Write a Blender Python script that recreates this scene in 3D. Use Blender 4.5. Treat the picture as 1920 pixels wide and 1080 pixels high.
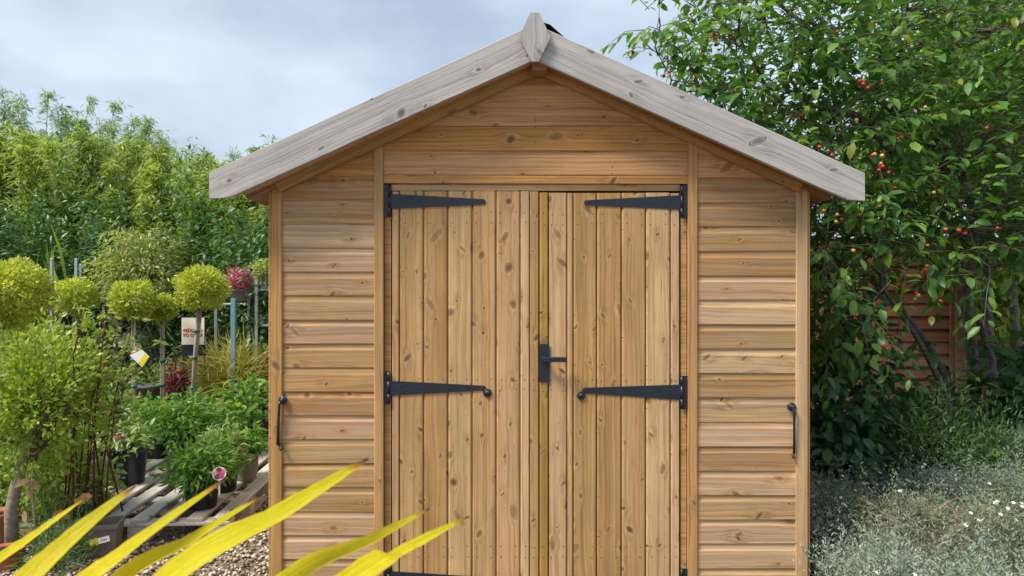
import bpy, math, random
import numpy as np
from mathutils import Vector, Matrix

for o in list(bpy.data.objects):
    bpy.data.objects.remove(o)
scene = bpy.context.scene
COL = scene.collection
R = math.radians
random.seed(7)
rng = np.random.default_rng(11)

# ------------------------------------------------------------------ camera
F = 1387.0            # focal length in photograph pixels
D0 = 3.36             # metres from the camera to the shed front
EYE = 1.43
cam_d = bpy.data.cameras.new('camera')
cam = bpy.data.objects.new('camera', cam_d)
COL.objects.link(cam)
cam.location = (0, -D0, EYE)
cam.rotation_euler = (R(90), 0, 0)
cam_d.sensor_width = 36
cam_d.lens = 36 * F / 1920
cam_d.clip_start = 0.05
cam_d.clip_end = 2000
cam_d.dof.use_dof = True
cam_d.dof.focus_distance = 3.5
cam_d.dof.aperture_fstop = 6.3
scene.camera = cam

# ------------------------------------------------------------------ sky, sun, exposure
SUN_EL, SUN_AZ = 54.0, 240.0      # azimuth clockwise from +Y: the sun stands to the left, a little behind the camera
world = bpy.data.worlds.new('World')
scene.world = world
world.use_nodes = True
wn = world.node_tree
wn.nodes.clear()
def wnode(t, **kw):
    n = wn.nodes.new(t)
    for k, v in kw.items():
        setattr(n, k, v)
    return n
sky = wnode('ShaderNodeTexSky', sky_type='NISHITA', sun_disc=False)
sky.sun_elevation = R(SUN_EL)
sky.sun_rotation = R(SUN_AZ)
sky.air_density = 1.0
sky.dust_density = 2.0
wtc = wnode('ShaderNodeTexCoord')
wmap = wnode('ShaderNodeMapping')
wmap.inputs['Scale'].default_value = (1.0, 1.0, 2.2)
wmap.inputs['Location'].default_value = (0.35, 0.2, 0.1)
wn.links.new(wtc.outputs['Generated'], wmap.inputs[0])
def wnoise(scale, detail, rough):
    n = wnode('ShaderNodeTexNoise')
    n.inputs['Scale'].default_value = scale
    n.inputs['Detail'].default_value = detail
    n.inputs['Roughness'].default_value = rough
    wn.links.new(wmap.outputs[0], n.inputs['Vector'])
    return n
n1 = wnoise(2.4, 5, 0.5)
n2 = wnoise(1.6, 4, 0.45)
cr = wnode('ShaderNodeValToRGB')           # tone of the cloud sheet
cr.color_ramp.elements[0].position = 0.36
cr.color_ramp.elements[0].color = (2.45, 3.0, 3.8, 1)
cr.color_ramp.elements[1].position = 0.64
cr.color_ramp.elements[1].color = (4.1, 4.8, 5.55, 1)
wn.links.new(n1.outputs['Fac'], cr.inputs[0])
mr = wnode('ShaderNodeMapRange')           # how closed the sheet is
mr.inputs['From Min'].default_value = 0.3
mr.inputs['From Max'].default_value = 0.6
mr.inputs['To Min'].default_value = 0.84
mr.inputs['To Max'].default_value = 0.97
wn.links.new(n2.outputs['Fac'], mr.inputs[0])
wmix = wnode('ShaderNodeMixRGB')
wn.links.new(mr.outputs[0], wmix.inputs[0])
wn.links.new(sky.outputs[0], wmix.inputs[1])
wn.links.new(cr.outputs[0], wmix.inputs[2])
bg = wnode('ShaderNodeBackground')
bg.inputs['Strength'].default_value = 0.1
wn.links.new(wmix.outputs[0], bg.inputs[0])
wo = wnode('ShaderNodeOutputWorld')
wn.links.new(bg.outputs[0], wo.inputs[0])

sun_d = bpy.data.lights.new('sun', 'SUN')
sun_d.energy = 3.0
sun_d.angle = R(18)
sun_d.color = (1.0, 0.94, 0.84)
sun = bpy.data.objects.new('sun', sun_d)
COL.objects.link(sun)
sun.location = (-6, -8, 14)
to_sun = Vector((math.sin(R(SUN_AZ)) * math.cos(R(SUN_EL)), math.cos(R(SUN_AZ)) * math.cos(R(SUN_EL)), math.sin(R(SUN_EL))))
sun.rotation_euler = to_sun.to_track_quat('Z', 'Y').to_euler()

vs = scene.view_settings
vs.view_transform = 'Standard'
vs.look = 'None'
vs.exposure = 0.98
vs.gamma = 1.0
vs.use_curve_mapping = False

# ------------------------------------------------------------------ helpers
def U(px, py, D):
    """point of the place that the photograph shows at (px, py), D metres in front of the camera"""
    return Vector(((px - 960) * D / F, D - D0, EYE - (py - 540) * D / F))

def link(name, me, mat=None, parent=None, loc=(0, 0, 0), rot=(0, 0, 0)):
    o = bpy.data.objects.new(name, me)
    COL.objects.link(o)
    if me is not None and mat is not None and len(me.materials) == 0:
        me.materials.append(mat)
    o.parent = parent
    o.location = loc
    o.rotation_euler = rot
    return o

def tag(o, label, cat, group=None, kind=None):
    o['label'] = label
    o['category'] = cat
    if group:
        o['group'] = group
    if kind:
        o['kind'] = kind
    return o

def thing(name, label, cat, loc=(0, 0, 0), rz=0.0, group=None):
    o = bpy.data.objects.new(name, None)
    COL.objects.link(o)
    o.empty_display_size = 0.1
    o.location = loc
    o.rotation_euler = (0, 0, rz)
    return tag(o, label, cat, group)

def np_mesh(name, V, Fc, smooth=False):
    """V (n,3) float array, Fc (m,k) int array"""
    me = bpy.data.meshes.new(name)
    V = np.asarray(V, dtype=np.float32)
    Fc = np.asarray(Fc, dtype=np.int32)
    m, k = Fc.shape
    me.vertices.add(len(V))
    me.vertices.foreach_set('co', V.ravel())
    me.loops.add(m * k)
    me.loops.foreach_set('vertex_index', Fc.ravel())
    me.polygons.add(m)
    me.polygons.foreach_set('loop_start', np.arange(0, m * k, k, dtype=np.int32))
    if smooth:
        me.polygons.foreach_set('use_smooth', np.ones(m, dtype=bool))
    me.update(calc_edges=True)
    me.validate()
    return me

class MB:
    """collects simple shapes; build() links them as one mesh object"""
    def __init__(self):
        self.v = []; self.f = []; self.sm = []
    def add(self, vs_, fs, smooth=False):
        b = len(self.v)
        self.v += [tuple(p) for p in vs_]
        self.f += [tuple(i + b for i in f) for f in fs]
        self.sm += [smooth] * len(fs)
        return self
    def box(self, a, b, bev=0.0):
        (x0, y0, z0), (x1, y1, z1) = a, b
        if bev <= 0:
            vs_ = [(x0,y0,z0),(x1,y0,z0),(x1,y1,z0),(x0,y1,z0),(x0,y0,z1),(x1,y0,z1),(x1,y1,z1),(x0,y1,z1)]
            fs = [(0,3,2,1),(4,5,6,7),(0,1,5,4),(1,2,6,5),(2,3,7,6),(3,0,4,7)]
            return self.add(vs_, fs)
        # chamfered box: 24 verts
        vs_ = []; idx = {}
        for sx in (0, 1):
            for sy in (0, 1):
                for sz in (0, 1):
                    cx, cy, cz = (x1 if sx else x0), (y1 if sy else y0), (z1 if sz else z0)
                    dx, dy, dz = (-bev if sx else bev), (-bev if sy else bev), (-bev if sz else bev)
                    for ax in range(3):
                        p = [cx + dx, cy + dy, cz + dz]
                        p[ax] = (cx, cy, cz)[ax]
                        idx[(sx, sy, sz, ax)] = len(vs_)
                        vs_.append(tuple(p))
        fs = []
        order = [(0,0),(1,0),(1,1),(0,1)]
        for ax in range(3):
            for s in (0, 1):
                q = []
                for a_, b_ in order:
                    k = [0, 0, 0]
                    k[ax] = s; k[(ax+1)%3] = a_; k[(ax+2)%3] = b_
                    q.append(idx[(*k, ax)])
                fs.append(tuple(q) if s else tuple(reversed(q)))
        for ax in range(3):
            b1, b2 = (ax+1)%3, (ax+2)%3
            for s1 in (0, 1):
                for s2 in (0, 1):
                    k0 = [0,0,0]; k0[ax]=0; k0[b1]=s1; k0[b2]=s2
                    k1 = list(k0); k1[ax]=1
                    fs.append((idx[(*k0,b1)], idx[(*k1,b1)], idx[(*k1,b2)], idx[(*k0,b2)]))
        for sx in (0,1):
            for sy in (0,1):
                for sz in (0,1):
                    fs.append((idx[(sx,sy,sz,0)], idx[(sx,sy,sz,1)], idx[(sx,sy,sz,2)]))
        return self.add(vs_, fs)
    def prism(self, poly, y0, y1):
        """poly of (x,z), extruded from y0 to y1"""
        n = len(poly)
        vs_ = [(x, y0, z) for x, z in poly] + [(x, y1, z) for x, z in poly]
        fs = [tuple(range(n)), tuple(range(2*n-1, n-1, -1))]
        fs += [(i, n+i, n+(i+1)%n, (i+1)%n) for i in range(n)]
        return self.add(vs_, fs)
    def lathe(self, prof, n=16, c=(0, 0, 0), smooth=True, axis='Z'):
        vs_ = []; fs = []
        for r, z in prof:
            for i in range(n):
                a = 2*math.pi*i/n
                if axis == 'Z':
                    vs_.append((c[0]+r*math.cos(a), c[1]+r*math.sin(a), c[2]+z))
                else:
                    vs_.append((c[0]+r*math.cos(a), c[1]+z, c[2]+r*math.sin(a)))
        for k in range(len(prof)-1):
            for i in range(n):
                j = (i+1) % n
                fs.append((k*n+i, k*n+j, (k+1)*n+j, (k+1)*n+i))
        return self.add(vs_, fs, smooth)
    def tube(self, pts, rad, n=6, smooth=True):
        pts = [Vector(p) for p in pts]
        if not hasattr(rad, '__len__'):
            rad = [rad]*len(pts)
        vs_ = []; fs = []
        t = (pts[1]-pts[0]).normalized()
        up = Vector((0,0,1)) if abs(t.z) < 0.9 else Vector((1,0,0))
        a = t.cross(up).normalized()
        for i, p in enumerate(pts):
            if i == 0: t = pts[1]-pts[0]
            elif i == len(pts)-1: t = pts[-1]-pts[-2]
            else: t = pts[i+1]-pts[i-1]
            t = t.normalized() if t.length > 1e-9 else Vector((0,0,1))
            a = (a - t*a.dot(t))
            a = a.normalized() if a.length > 1e-6 else t.orthogonal().normalized()
            b = t.cross(a)
            for k in range(n):
                q = 2*math.pi*k/n
                vs_.append(tuple(p + (a*math.cos(q)+b*math.sin(q))*rad[i]))
        for i in range(len(pts)-1):
            for k in range(n):
                j = (k+1) % n
                fs.append((i*n+k, i*n+j, (i+1)*n+j, (i+1)*n+k))
        fs.append(tuple(range(n-1, -1, -1)))
        m = (len(pts)-1)*n
        fs.append(tuple(range(m, m+n)))
        return self.add(vs_, fs, smooth)
    def mesh(self, name):
        me = bpy.data.meshes.new(name)
        me.from_pydata(self.v, [], self.f)
        me.polygons.foreach_set('use_smooth', self.sm)
        me.update()
        return me
    def build(self, name, mat, parent=None, loc=(0,0,0), rot=(0,0,0)):
        return link(name, self.mesh(name), mat, parent, loc, rot)

# ------------------------------------------------------------------ materials
class NT:
    def __init__(self, name):
        self.m = bpy.data.materials.new(name)
        self.m.use_nodes = True
        self.t = self.m.node_tree
        self.t.nodes.clear()
        self.out = self.t.nodes.new('ShaderNodeOutputMaterial')
    def n(self, typ, ins=None, **kw):
        nd = self.t.nodes.new(typ)
        for k, v in kw.items():
            setattr(nd, k, v)
        for k, v in (ins or {}).items():
            self.set(nd.inputs[k], v)
        return nd
    def set(self, sock, v):
        if isinstance(v, bpy.types.NodeSocket):
            self.t.links.new(v, sock)
        else:
            sock.default_value = v
    def math(self, op, a, b=0.0, c=None, clamp=False):
        nd = self.n('ShaderNodeMath', operation=op, use_clamp=clamp)
        self.set(nd.inputs[0], a); self.set(nd.inputs[1], b)
        if c is not None: self.set(nd.inputs[2], c)
        return nd.outputs[0]
    def vmath(self, op, a, b=(0,0,0)):
        nd = self.n('ShaderNodeVectorMath', operation=op)
        self.set(nd.inputs[0], a); self.set(nd.inputs[1], b)
        return nd.outputs['Value'] if op in ('LENGTH', 'DOT_PRODUCT') else nd.outputs[0]
    def comb(self, x, y, z):
        nd = self.n('ShaderNodeCombineXYZ')
        for i, v in enumerate((x, y, z)): self.set(nd.inputs[i], v)
        return nd.outputs[0]
    def noise(self, vec, scale=1.0, detail=3.0, rough=0.5, dist=0.0):
        nd = self.n('ShaderNodeTexNoise')
        if vec is not None: self.set(nd.inputs['Vector'], vec)
        nd.inputs['Scale'].default_value = scale
        nd.inputs['Detail'].default_value = detail
        nd.inputs['Roughness'].default_value = rough
        nd.inputs['Distortion'].default_value = dist
        return nd.outputs['Fac']
    def ramp(self, fac, stops, interp='LINEAR'):
        nd = self.n('ShaderNodeValToRGB')
        cr_ = nd.color_ramp
        cr_.interpolation = interp
        while len(cr_.elements) > len(stops): cr_.elements.remove(cr_.elements[-1])
        while len(cr_.elements) < len(stops): cr_.elements.new(0.5)
        for e, (p, c) in zip(cr_.elements, stops):
            e.position = p
            e.color = (*c, 1) if len(c) == 3 else c
        self.set(nd.inputs[0], fac)
        return nd.outputs[0]
    def mix(self, fac, a, b, mode='MIX'):
        nd = self.n('ShaderNodeMixRGB', blend_type=mode)
        self.set(nd.inputs[0], fac)
        self.set(nd.inputs[1], (*a, 1) if isinstance(a, tuple) and len(a) == 3 else a)
        self.set(nd.inputs[2], (*b, 1) if isinstance(b, tuple) and len(b) == 3 else b)
        return nd.outputs[0]
    def rng(self, v, a, b, c, d, clamp=True):
        nd = self.n('ShaderNodeMapRange', clamp=clamp)
        for i, x in enumerate((v, a, b, c, d)): self.set(nd.inputs[i], x)
        return nd.outputs[0]
    def bsdf(self, color, rough=0.6, spec=0.5, metal=0.0, bump=None, bs=0.3, bd=0.01):
        p = self.n('ShaderNodeBsdfPrincipled')
        self.set(p.inputs['Base Color'], (*color, 1) if isinstance(color, tuple) and len(color) == 3 else color)
        self.set(p.inputs['Roughness'], rough)
        p.inputs['Specular IOR Level'].default_value = spec
        p.inputs['Metallic'].default_value = metal
        if bump is not None:
            b = self.n('ShaderNodeBump')
            b.inputs['Strength'].default_value = bs
            b.inputs['Distance'].default_value = bd
            self.set(b.inputs['Height'], bump)
            self.set(p.inputs['Normal'], b.outputs[0])
        return p.outputs[0]
    def done(self, shader):
        self.t.links.new(shader, self.out.inputs['Surface'])
        return self.m

def wood(name, axis, light, mid, dark, knot=(0.075, 0.036, 0.02), grey=0.0, greycol=(0.36, 0.33, 0.29),
         knots=0.5, tint=0.22, green=0.0, bump=0.35, rough=0.62, ksx=4.2, ksy=8.5, pins=0.9, hue=0.006, kmul=1.0):
    """sawn softwood: fine grain along `axis` of the board, growth bands that bend round knots; every board differs"""
    k = NT(name)
    tc = k.n('ShaderNodeTexCoord').outputs['Object']
    sp = k.n('ShaderNodeSeparateXYZ', {0: tc})
    oi = k.n('ShaderNodeObjectInfo')
    rnd = oi.outputs['Random']
    u = sp.outputs['XYZ'.index(axis)]
    v = sp.outputs['Z' if axis == 'X' else 'X']
    th = sp.outputs['Z' if axis == 'Y' else 'Y']
    u = k.math('ADD', u, k.math('MULTIPLY', rnd, 37.3))
    v = k.math('ADD', v, k.math('MULTIPLY', th, 0.8))
    v0 = k.math('ADD', v, k.math('MULTIPLY', rnd, 11.7))
    # knots: true distance to the nearest cell point
    cell = k.comb(k.math('MULTIPLY', u, ksx), k.math('MULTIPLY', v0, ksy), 0.0)
    vo = k.n('ShaderNodeTexVoronoi', {'Vector': cell}, voronoi_dimensions='2D')
    vo.inputs['Scale'].default_value = 1.0
    vo.inputs['Randomness'].default_value = 1.0
    dl = k.vmath('SUBTRACT', cell, vo.outputs['Position'])
    dl = k.vmath('DIVIDE', dl, (ksx, ksy, 1))
    csep = k.n('ShaderNodeSeparateColor', {0: vo.outputs['Color']})
    size = k.rng(csep.outputs[0], 1.0 - knots, 1.0, 0.0, 1.0)       # 0 = no knot in that cell
    d_ = k.n('ShaderNodeSeparateXYZ', {0: dl})
    slant = k.math('MULTIPLY', k.math('SUBTRACT', csep.outputs[1], 0.5), 1.7)
    dq = k.math('ADD', d_.outputs[1], k.math('MULTIPLY', d_.outputs[0], slant))
    flat_ = k.rng(csep.outputs[2], 0, 1, 0.42, 0.95)
    wob = k.math('MULTIPLY', k.math('SUBTRACT', k.noise(k.comb(k.math('MULTIPLY', u, 60.0), k.math('MULTIPLY', v0, 60.0), 0.0), 1.0, 2), 0.5), 0.008)
    el = k.math('SQRT', k.math('ADD', k.math('POWER', k.math('MULTIPLY', d_.outputs[0], flat_), 2.0), k.math('POWER', dq, 2.0)))
    dist = k.math('ADD', el, wob)
    rad = k.math('MULTIPLY', k.math('GREATER_THAN', size, 0.001), k.math('ADD', 0.0042*kmul, k.math('MULTIPLY', k.math('POWER', size, 2.6), 0.014*kmul)))
    halo = k.math('POWER', 2.718, k.math('MULTIPLY', k.math('POWER', k.math('DIVIDE', dist, k.math('ADD', k.math('MULTIPLY', rad, 2.6), 0.0001)), 2.0), -1.0))
    long_ = k.math('POWER', 2.718, k.math('MULTIPLY', -1.0, k.math('ADD',
              k.math('POWER', k.math('DIVIDE', d_.outputs[0], k.math('ADD', k.math('MULTIPLY', rad, 6.5), 0.0001)), 2.0),
              k.math('POWER', k.math('DIVIDE', d_.outputs[1], k.math('ADD', k.math('MULTIPLY', rad, 3.2), 0.0001)), 2.0))))
    long_ = k.math('MULTIPLY', long_, k.rng(vo.outputs['Distance'], 0.22, 0.42, 1.0, 0.0))
    halo = k.math('MULTIPLY', halo, k.rng(vo.outputs['Distance'], 0.22, 0.42, 1.0, 0.0))
    # grain coordinate, pushed aside by knots and slowly wandering
    wander = k.math('MULTIPLY', k.math('SUBTRACT', k.noise(k.comb(k.math('MULTIPLY', u, 1.6), k.math('MULTIPLY', v0, 5.0), rnd), 1.0, 3), 0.5), 0.05)
    gv = k.math('ADD', v0, wander)
    gv = k.math('SUBTRACT', gv, k.math('MULTIPLY', k.math('MULTIPLY', d_.outputs[1], long_), 0.75))
    rings = k.noise(k.comb(k.math('MULTIPLY', u, 0.7), k.math('MULTIPLY', gv, 95.0), k.math('MULTIPLY', rnd, 5.0)), 1.0, 2, 0.55)
    fine = k.noise(k.comb(k.math('MULTIPLY', u, 9.0), k.math('MULTIPLY', gv, 620.0), 0.0), 1.0, 3, 0.6)
    blot = k.noise(k.comb(k.math('MULTIPLY', u, 2.2), k.math('MULTIPLY', v0, 9.0), 3.0), 1.0, 4, 0.6)
    g = k.math('ADD', k.math('MULTIPLY', rings, 0.72), k.math('MULTIPLY', fine, 0.28))
    col = k.ramp(g, [(0.30, dark), (0.45, mid), (0.60, light)])
    bl = k.rng(blot, 0.3, 0.72, 0.80, 1.14)
    col = k.mix(1.0, col, k.comb(bl, bl, bl), 'MULTIPLY')
    # board to board colour
    r2 = k.math('FRACT', k.math('MULTIPLY', rnd, 7.31))
    r3 = k.math('FRACT', k.math('MULTIPLY', rnd, 17.77))
    val = k.rng(r2, 0, 1, 1.0 - tint, 1.0 + tint * 0.7)
    hs = k.n('ShaderNodeHueSaturation', {'Hue': k.rng(r3, 0, 1, 0.4965 - hue, 0.4965 + hue), 'Saturation': k.rng(r2, 0, 1, 1.12, 0.86), 'Value': val, 'Color': col})
    col = hs.outputs[0]
    if grey > 0:
        gm = k.math('MULTIPLY', k.rng(k.noise(k.comb(k.math('MULTIPLY', u, 1.3), k.math('MULTIPLY', gv, 26.0), 9.0), 1.0, 4, 0.65), 0.38, 0.68, 0, 1), grey)
        gg = k.mix(k.math('MULTIPLY', g, 0.9), tuple(c*0.55 for c in greycol), tuple(min(1, c*1.3) for c in greycol))
        col = k.mix(gm, col, gg)
    if green > 0:
        gm = k.math('MULTIPLY', k.rng(k.noise(k.comb(k.math('MULTIPLY', u, 3.0), k.math('MULTIPLY', v0, 14.0), 21.0), 1.0, 3, 0.6), 0.55, 0.75, 0, 1), green)
        col = k.mix(gm, col, (0.24, 0.23, 0.10))
    # resin-dark wood along the grain each side of a knot
    smear = k.math('MULTIPLY', long_, k.rng(k.noise(k.comb(k.math('MULTIPLY', u, 14.0), k.math('MULTIPLY', gv, 170.0), 5.0), 1.0, 2), 0.38, 0.58, 0.0, 0.85))
    col = k.mix(smear, col, tuple(c*0.75 for c in dark))
    # pin knots
    c2 = k.comb(k.math('MULTIPLY', u, 11.0), k.math('MULTIPLY', v0, 26.0), 7.0)
    v2 = k.n('ShaderNodeTexVoronoi', {'Vector': c2}, voronoi_dimensions='2D')
    v2.inputs['Scale'].default_value = 1.0
    e2 = k.vmath('LENGTH', k.vmath('DIVIDE', k.vmath('SUBTRACT', c2, v2.outputs['Position']), (11.0, 26.0, 1e6)))
    on2 = k.math('GREATER_THAN', k.n('ShaderNodeSeparateColor', {0: v2.outputs['Color']}).outputs[1], pins)
    col = k.mix(k.math('MULTIPLY', k.rng(e2, 0.0012, 0.0030, 0.8, 0.0), on2), col, knot)
    # pale wood beside a knot, dark heart, darker ring
    col = k.mix(k.math('MULTIPLY', halo, 0.38), col, tuple(min(1, c*1.15) for c in light))
    ring = k.rng(k.math('ABSOLUTE', k.math('SUBTRACT', dist, k.math('MULTIPLY', rad, 0.95))), 0.0, 0.0022, 1.0, 0.0)
    ring = k.math('MULTIPLY', ring, k.math('GREATER_THAN', rad, 0.001))
    heart = k.rng(dist, k.math('MULTIPLY', rad, 0.55), k.math('ADD', rad, 0.0004), 1.0, 0.0)
    heart = k.math('MULTIPLY', heart, k.math('GREATER_THAN', rad, 0.001))
    kin = k.ramp(k.noise(k.comb(k.math('MULTIPLY', dist, 900.0), u, v0), 1.0, 1), [(0.35, knot), (0.7, tuple(c*2.6 for c in knot))])
    col = k.mix(k.math('MULTIPLY', heart, k.rng(csep.outputs[2], 0, 1, 0.55, 1.0)), col, kin)
    col = k.mix(k.math('MULTIPLY', ring, k.rng(csep.outputs[1], 0, 1, 0.9, 0.35)), col, knot)
    # splits: short dark hairlines along the grain
    sp2 = k.noise(k.comb(k.math('MULTIPLY', u, 5.0), k.math('MULTIPLY', gv, 330.0), 31.0), 1.0, 1, 0.4)
    chk = k.rng(sp2, 0.735, 0.77, 0.0, 0.75)
    col = k.mix(chk, col, tuple(c*0.9 for c in knot))
    bmp = k.math('SUBTRACT', k.math('ADD', g, k.math('MULTIPLY', heart, 0.15)), chk)
    return k.done(k.bsdf(col, rough, 0.25, 0, bmp, bump, 0.0025))

def leaf_mat(name, c1, c2, c3=None, trans=0.4, rough=0.42, spec=0.4, old=None):
    """c1..c3: colours of single leaves; light passes through"""
    k = NT(name)
    geo = k.n('ShaderNodeNewGeometry')
    ri = geo.outputs['Random Per Island']
    oi = k.n('ShaderNodeObjectInfo').outputs['Random']
    r = k.math('FRACT', k.math('ADD', ri, oi))
    stops = [(0.0, c1), (0.55, c2)] + ([(0.97 if old else 1.0, c3)] if c3 else []) + ([(1.0, old)] if old else [])
    col = k.ramp(r, stops)
    obj = k.n('ShaderNodeTexCoord').outputs['Object']
    nz = k.noise(obj, 2.3, 3)
    col = k.mix(1.0, col, k.ramp(nz, [(0.3, (0.78, 0.80, 0.76)), (0.7, (1.15, 1.12, 1.1))]), 'MULTIPLY')
    veins = k.noise(obj, 90.0, 2)
    p = k.bsdf(col, rough, spec, 0, veins, 0.25, 0.004)
    t = k.n('ShaderNodeBsdfTranslucent')
    k.set(t.inputs[0], k.mix(1.0, col, (1.25, 1.3, 0.55), 'MULTIPLY'))
    ms = k.n('ShaderNodeMixShader')
    ms.inputs[0].default_value = trans
    k.set(ms.inputs[1], p); k.set(ms.inputs[2], t.outputs[0])
    return k.done(ms.outputs[0])

def plain(name, c, rough=0.6, spec=0.4, metal=0.0, var=0.15, scale=18.0, bs=0.15):
    k = NT(name)
    obj = k.n('ShaderNodeTexCoord').outputs['Object']
    nz = k.noise(obj, scale, 4, 0.6)
    col = k.mix(nz, tuple(x*(1-var) for x in c), tuple(min(1, x*(1+var)) for x in c))
    return k.done(k.bsdf(col, rough, spec, metal, nz, bs, 0.004))

def bark(name, c1, c2, c3, stripe=14.0):
    k = NT(name)
    obj = k.n('ShaderNodeTexCoord').outputs['Object']
    s = k.n('ShaderNodeSeparateXYZ', {0: obj})
    v = k.comb(k.math('MULTIPLY', s.outputs[0], 22.0), k.math('MULTIPLY', s.outputs[1], 22.0), k.math('MULTIPLY', s.outputs[2], stripe*3))
    a = k.noise(v, 1.0, 4, 0.6)
    b = k.noise(obj, 9.0, 3)
    col = k.mix(k.rng(a, 0.35, 0.65, 0, 1), c1, c2)
    col = k.mix(k.rng(b, 0.5, 0.7, 0, 0.7), col, c3)
    return k.done(k.bsdf(col, 0.8, 0.2, 0, a, 0.6, 0.01))

PINE_L, PINE_M, PINE_D = (0.58, 0.355, 0.165), (0.46, 0.26, 0.105), (0.27, 0.132, 0.048)
M = {}
M['clad'] = wood('cladding_wood', 'X', PINE_L, PINE_M, PINE_D, grey=0.58, greycol=(0.40, 0.31, 0.225), knots=0.66, green=0.4, tint=0.26, hue=0.007, ksx=4.6, pins=0.86)
M['gable'] = wood('gable_wood', 'X', (0.59, 0.325, 0.12), (0.48, 0.245, 0.078), (0.30, 0.135, 0.04), grey=0.08, knots=0.66, tint=0.2, ksx=4.6, pins=0.86)
M['doorw'] = wood('door_wood', 'Z', (0.61, 0.385, 0.185), (0.495, 0.29, 0.122), (0.30, 0.155, 0.058), grey=0.25, greycol=(0.40, 0.31, 0.21), knots=0.80, tint=0.22, green=0.35, ksx=6.4, ksy=10.5, pins=0.74, hue=0.005)
M['strip'] = wood('fresh_green_wood', 'Z', (0.47, 0.305, 0.115), (0.37, 0.23, 0.08), (0.25, 0.145, 0.05), knots=0.5, tint=0.05, green=0.3, ksx=5)
M['post'] = wood('trim_wood', 'Z', (0.55, 0.345, 0.15), (0.44, 0.255, 0.098), (0.27, 0.14, 0.052), knots=0.3, grey=0.15, tint=0.08, green=0.1)
M['rail'] = wood('rail_wood', 'X', (0.52, 0.32, 0.14), (0.42, 0.235, 0.09), (0.27, 0.14, 0.05), knots=0.5, grey=0.1, tint=0.1)
M['barge'] = wood('weathered_wood', 'X', (0.49, 0.46, 0.43), (0.395, 0.37, 0.345), (0.23, 0.21, 0.19), knot=(0.055, 0.047, 0.042), grey=0.25,
                  greycol=(0.40, 0.395, 0.395), knots=0.9, tint=0.04, bump=0.7, ksx=4.2, ksy=7.0, pins=0.84, kmul=1.15)
M['barge_v'] = wood('weathered_wood_upright', 'Z', (0.49, 0.46, 0.43), (0.395, 0.37, 0.345), (0.23, 0.21, 0.19), knot=(0.055, 0.047, 0.042), grey=0.25,
                  greycol=(0.40, 0.395, 0.395), knots=0.8, tint=0.04, bump=0.6, ksx=7, pins=.8)
M['eave'] = wood('eaves_wood', 'X', (0.36, 0.19, 0.085), (0.28, 0.135, 0.06), (0.18, 0.085, 0.04), knots=0.3, tint=0.05)
M['pallet'] = wood('pallet_wood', 'Y', (0.60, 0.545, 0.47), (0.50, 0.45, 0.38), (0.28, 0.245, 0.20), knot=(0.08, 0.065, 0.05), grey=0.6,
                   greycol=(0.5, 0.48, 0.45), knots=0.5, tint=0.15, bump=0.6)
M['fencew'] = wood('fence_wood', 'X', (0.23, 0.105, 0.062), (0.175, 0.078, 0.046), (0.105, 0.048, 0.03), knot=(0.06, 0.03, 0.02), knots=0.25, tint=0.15, rough=0.8)
M['railw'] = wood('grey_rail_wood', 'X', (0.46, 0.40, 0.29), (0.38, 0.32, 0.22), (0.25, 0.20, 0.13), knots=0.3, grey=0.4)
M['iron'] = plain('black_iron', (0.012, 0.017, 0.027), 0.38, 0.5, 0.0, 0.25, 60, 0.1)
M['felt'] = plain('roof_felt', (0.035, 0.037, 0.036), 0.9, 0.2, 0, 0.4, 120, 0.5)
M['dark'] = plain('shadow_gap_wood', (0.05, 0.032, 0.02), 0.9, 0.1)  # dark colour standing for shade in gaps and keyhole
M['screw'] = plain('dull_nail', (0.10, 0.075, 0.055), 0.5, 0.4, 0.4, 0.1, 50)
M['galv'] = plain('galvanised_steel', (0.42, 0.46, 0.48), 0.42, 0.5, 0.65, 0.2, 30, 0.1)
M['bluepost'] = plain('blue_grey_paint', (0.17, 0.29, 0.34), 0.6, 0.4, 0, 0.2, 12)
M['potnavy'] = plain('dark_plastic', (0.010, 0.013, 0.022), 0.38, 0.5, 0, 0.3, 25, 0.1)
M['pottaupe'] = plain('taupe_plastic', (0.16, 0.125, 0.10), 0.5, 0.4, 0, 0.12, 25, 0.1)
M['potgrey'] = plain('grey_plastic', (0.21, 0.20, 0.19), 0.5, 0.4, 0, 0.12, 25, 0.1)
M['terra'] = plain('terracotta', (0.42, 0.15, 0.08), 0.85, 0.2, 0, 0.25, 20, 0.3)
M['soil'] = plain('potting_soil', (0.035, 0.024, 0.017), 0.95, 0.1, 0, 0.5, 120, 0.8)
M['litter'] = plain('dry_litter', (0.075, 0.072, 0.05), 0.95, 0.1, 0, 0.6, 90, 0.8)
M['white'] = plain('white_card', (0.78, 0.77, 0.74), 0.5, 0.4, 0, 0.04)
M['cream'] = plain('cream_board', (0.80, 0.73, 0.62), 0.5, 0.3, 0, 0.04)
M['red'] = plain('red_print', (0.55, 0.06, 0.04), 0.5, 0.3, 0, 0.05)
M['navy'] = plain('navy_print', (0.02, 0.022, 0.045), 0.5, 0.3, 0, 0.1)
M['yellowp'] = plain('yellow_print', (0.80, 0.62, 0.03), 0.5, 0.3, 0, 0.04)
M['tie'] = plain('green_rubber_tie', (0.01, 0.13, 0.10), 0.5, 0.4, 0, 0.2)
M['benchw'] = plain('dark_stained_wood', (0.045, 0.04, 0.036), 0.8, 0.2, 0, 0.3, 14, 0.4)
M['cane'] = plain('weathered_stake', (0.36, 0.30, 0.22), 0.8, 0.2, 0, 0.3, 30, 0.4)
M['bark_y'] = bark('young_bark', (0.20, 0.17, 0.12), (0.32, 0.29, 0.21), (0.22, 0.24, 0.15))
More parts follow.
